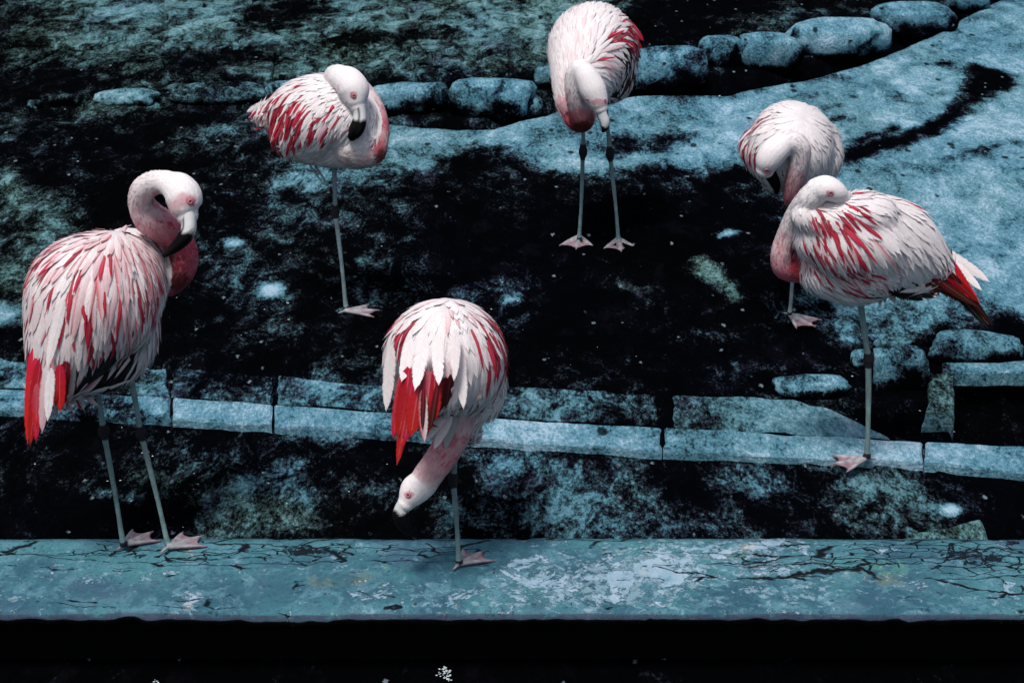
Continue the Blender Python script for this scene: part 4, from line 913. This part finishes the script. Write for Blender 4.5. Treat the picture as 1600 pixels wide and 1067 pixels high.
# --- 5: right front, side view
flamingo('flamingo in side view on one leg on the kerb, head resting on its back', (1348, 722),
    torso=[[(1274, 376, .0, 38, 30), (1304, 382, .0, 80, 58), (1345, 387, .0, 90, 64), (1398, 388, .0, 76, 54), (1442, 404, .0, 48, 36), (1472, 418, .0, 20, 18)], [(1290, 420, -.01, 44, 40), (1340, 440, -.01, 38, 36), (1390, 446, .0, 16, 20)], [(1257, 337, -.070, 21), (1286, 344, -.062, 33), (1326, 340, -.060, 34), (1366, 338, -.045, 34)], [(1276, 372, -.045, 36), (1312, 380, -.055, 52), (1366, 384, -.04, 50)], [(1386, 436, .0, 28, 22), (1440, 438, .0, 22, 18), (1470, 436, .0, 12, 10)]],
    neck=[(1266, 412, .02, 34), (1242, 422, .01, 20), (1224, 418, -.005, 17), (1221, 396, -.01, 17), (1230, 366, -.015, 16), (1246, 335, -.035, 18), (1264, 312, -.065, 20), (1278, 298, -.075, 20)],
    head=[(1278, 297, -.075, 20), (1291, 294, -.085, 20), (1306, 300, -.085, 17), (1318, 307, -.075, 11)],
    bill=([(1316, 306, -.07, 10, 9), (1330, 314, -.055, 9, 8), (1342, 324, -.04, 7, 6), (1350, 336, -.03, 3, 3)], .55, .6),
    eyes=[(1298, 302, 3.6)],
    legs=[leg((1344, 470), (1357, 562), (1355, 714), .0, .0, 4.9, 8.6)],
    feet=[(1354, 722, 193, .102)],
    ctl=[(1265, 340, .4, .9, 22, 9), (1260, 390, .25, 1, 30, 9), (1290, 340, .4, .9, 40, 11), (1320, 310, .9, .4, 40, 13), (1300, 390, .4, 1, 62, 13), (1350, 340, .85, .6, 80, 18), (1400, 330, .8, .6, 90, 20), (1350, 400, .6, .85, 62, 17), (1395, 395, .65, .75, 52, 18), (1440, 380, .7, .75, 52, 18),
         (1290, 440, .8, .5, 44, 11), (1340, 460, .95, .1, 32, 10), (1388, 460, .9, .1, 34, 11), (1400, 440, .6, .7, 70, 17), (1460, 410, .7, .75, 70, 18), (1270, 420, .6, .8, 26, 8)],
    regions=[(1396, 464, 34, 18, 'k', .98), (1412, 452, 74, 30, 'k', .97), (1440, 440, 34, 26, 'n', .75), (1440, 425, 20, 16, 'p', .4), (1470, 420, 26, 22, 'o', .7), (1340, 470, 60, 18, 'b', .7), (1285, 450, 36, 22, 'b', .6), (1312, 332, 26, 14, 'r', .5), (1285, 360, 34, 34, 'r', .38), (1300, 400, 44, 44, 'r', .33), (1262, 345, 16, 24, 'p', .5), (1330, 420, 30, 40, 'h', .35), (1300, 380, 60, 70, 'h', .15), (1375, 300, 12, 8, 'r', .5), (1410, 420, 30, 16, 'p', .3)],
    neckcol=[(0, (.55, .16, .20), .6), (.16, (.40, .06, .09), .5), (.28, (.58, .24, .29), .6), (.42, (.70, .50, .52), .45), (.6, (.76, .66, .67), .25), (.8, tuple(WHITE), .0), (1, tuple(WHITE), .0)],
    blush_shade=[(1297, 303, 8, 6, (.5, .10, .16), .75), (1240, 400, 6, 36, (.48, .03, .08), .8), (1220, 432, 14, 10, (.5, .06, .11), .6), (1244, 425, 12, 16, (.22, .02, .03), .7), (1262, 335, 12, 10, (.5, .1, .15), .35)],
    keys=[(1470, 390, .05, 1548, 442, .06, 22, 'w', .0), (1462, 385, .06, 1532, 425, .07, 20, 'w', .0), (1480, 400, .04, 1540, 446, .05, 18, 'w', 0), (1455, 385, -.02, 1520, 465, -.02, 17, 'o', .0), (1450, 395, -.03, 1512, 470, -.03, 20, 'o', .0), (1478, 420, -.035, 1552, 500, -.02, 13, 'n', 0), (1440, 420, -.04, 1522, 478, -.035, 16, 'n', 0), (1470, 405, -.01, 1557, 505, .0, 15, 'n', .0), (1455, 415, -.03, 1545, 500, -.02, 15, 'k', 0), (1460, 410, -.035, 1530, 480, -.03, 16, 'o', 0),
          (1430, 420, -.03, 1520, 480, -.02, 22, 'n', 0), (1400, 430, -.04, 1490, 462, -.03, 24, 'n', 0), (1390, 440, -.03, 1470, 462, -.02, 24, 'k', 0), (1370, 445, -.04, 1440, 470, -.03, 20, 'k', 0), (1480, 400, .0, 1540, 480, .0, 15, 'o', 0),
          ],
    base_z=.014, seed=41, legcol=(.165, .255, .255), n_fluff=380)

# --- 6: middle front, bending down
flamingo('flamingo seen from behind on one leg, head bent down beneath its scarlet tail', (725, 887),
    torso=[[(706, 556, .13, 78), (697, 556, .05, 91), (692, 574, -.03, 92, 92), (676, 604, -.09, 58), (656, 636, -.12, 24)], [(746, 565, .06, 42), (740, 614, .06, 48), (728, 650, .05, 30), (738, 678, .06, 14)]],
    neck=[(715, 640, .03, 38), (708, 674, .0, 29), (698, 700, -.02, 25), (684, 722, -.035, 23.5), (669, 742, -.045, 23), (661, 755, -.05, 23)],
    head=[(660, 756, -.05, 23), (649, 765, -.06, 24), (641, 776, -.068, 20), (635, 785, -.074, 14)],
    bill=([(634, 784, -.074, 12, 10), (628, 794, -.078, 12, 9), (626, 806, -.082, 13, 9.5), (632, 820, -.08, 11, 8), (643, 833, -.072, 5, 4)], .30, 2.4),
    eyes=[(638, 773, 3.6)],
    legs=[leg((716, 665), (708, 749), (717, 880), .0, .0, 4.7, 8.2)],
    feet=[(718, 887, 52, .098)],
    ctl=[(712, 470, -.1, 1, 40, 15), (650, 500, -.35, 1, 62, 20), (750, 500, .25, 1, 56, 18), (610, 560, -.1, 1, 84, 22), (655, 545, -.25, 1, 50, 22), (690, 550, -.1, 1, 56, 22), (725, 550, .05, 1, 84, 22), (770, 560, .1, 1, 74, 18), (620, 620, .1, 1, 80, 20), (660, 620, -.2, 1, 80, 20), (720, 620, .0, 1, 74, 20), (765, 620, -.2, 1, 52, 12), (735, 665, -.35, 1, 36, 10), (690, 680, -.4, .9, 40, 11)],
    regions=[(740, 680, 22, 14, 'k', .85), (735, 620, 8, 24, 'k', .6), (706, 625, 20, 34, 'n', .9), (652, 622, 42, 44, 'o', .95), (694, 582, 12, 16, 'p', .8), (603, 535, 12, 34, 'r', .7), (648, 486, 16, 16, 'r', .4), (712, 476, 24, 10, 'p', .5), (752, 498, 26, 28, 'r', .45), (772, 520, 16, 40, 'r', .35), (758, 555, 8, 20, 'r', .4), (735, 640, 40, 40, 'b', .7), (690, 560, 100, 90, 'lp', .12)],
    neckcol=[(0, (.74, .62, .61), .3), (.35, (.64, .42, .43), .6), (.55, (.60, .30, .33), .7), (.8, (.66, .42, .44), .5), (1, (.80, .74, .74), .0)],
    blush_shade=[(638, 773, 9, 7, (.50, .07, .11), .75), (668, 742, 18, 14, (.62, .32, .35), .5), (706, 690, 10, 13, (.5, .06, .11), .6)],
    keys=[(642, 578, -.19, 634, 690, -.20, 28, 'o', 0), (684, 600, -.205, 672, 668, -.21, 12, 'n', 0), (662, 605, -.22, 652, 675, -.222, 9, 'n', 0), (660, 575, -.20, 645, 690, -.215, 36, 'o', 0), (672, 580, -.20, 664, 672, -.205, 34, 'r', 0), (640, 575, -.19, 628, 700, -.20, 34, 'o', 0), (652, 575, -.20, 640, 695, -.21, 28, 'r', 0), (668, 580, -.20, 660, 680, -.205, 30, 'o', 0), (646, 590, -.205, 630, 728, -.20, 18, 'o', 0), (630, 585, -.18, 622, 690, -.19, 20, 'r', 0), (680, 580, -.20, 676, 662, -.20, 26, 'o', 0), (660, 610, -.215, 650, 690, -.215, 16, 'h', 0), 
          (694, 590, -.18, 690, 648, -.17, 20, 'n', 0), (704, 585, -.17, 700, 640, -.16, 20, 'n', 0), (696, 560, -.185, 699, 592, -.19, 20, 'p', 0),
          (664, 520, -.17, 648, 606, -.225, 30, 'w', .0), (682, 525, -.17, 682, 604, -.225, 26, 'w', -.0), (642, 530, -.16, 624, 602, -.20, 26, 'w', 0), (715, 530, -.14, 724, 640, -.16, 28, 'w', 0), (735, 530, -.09, 742, 640, -.1, 26, 'w', 0), (712, 515, -.16, 714, 600, -.18, 22, 'w', 0), (612, 540, -.08, 608, 640, -.1, 24, 'w', 0), (752, 540, -.06, 756, 640, -.06, 20, 'w', 0),
          (695, 650, -.12, 662, 690, -.13, 18, 'w', 0), (705, 650, -.11, 678, 700, -.12, 18, 'w', 0), (712, 650, -.06, 690, 700, -.07, 16, 'b', 0)],
    seed=51, n_fluff=380)
print('objects', len(bpy.data.objects), 'tris', sum(len(p.vertices) - 2 for o in bpy.data.objects if o.type == 'MESH' for p in o.data.polygons))
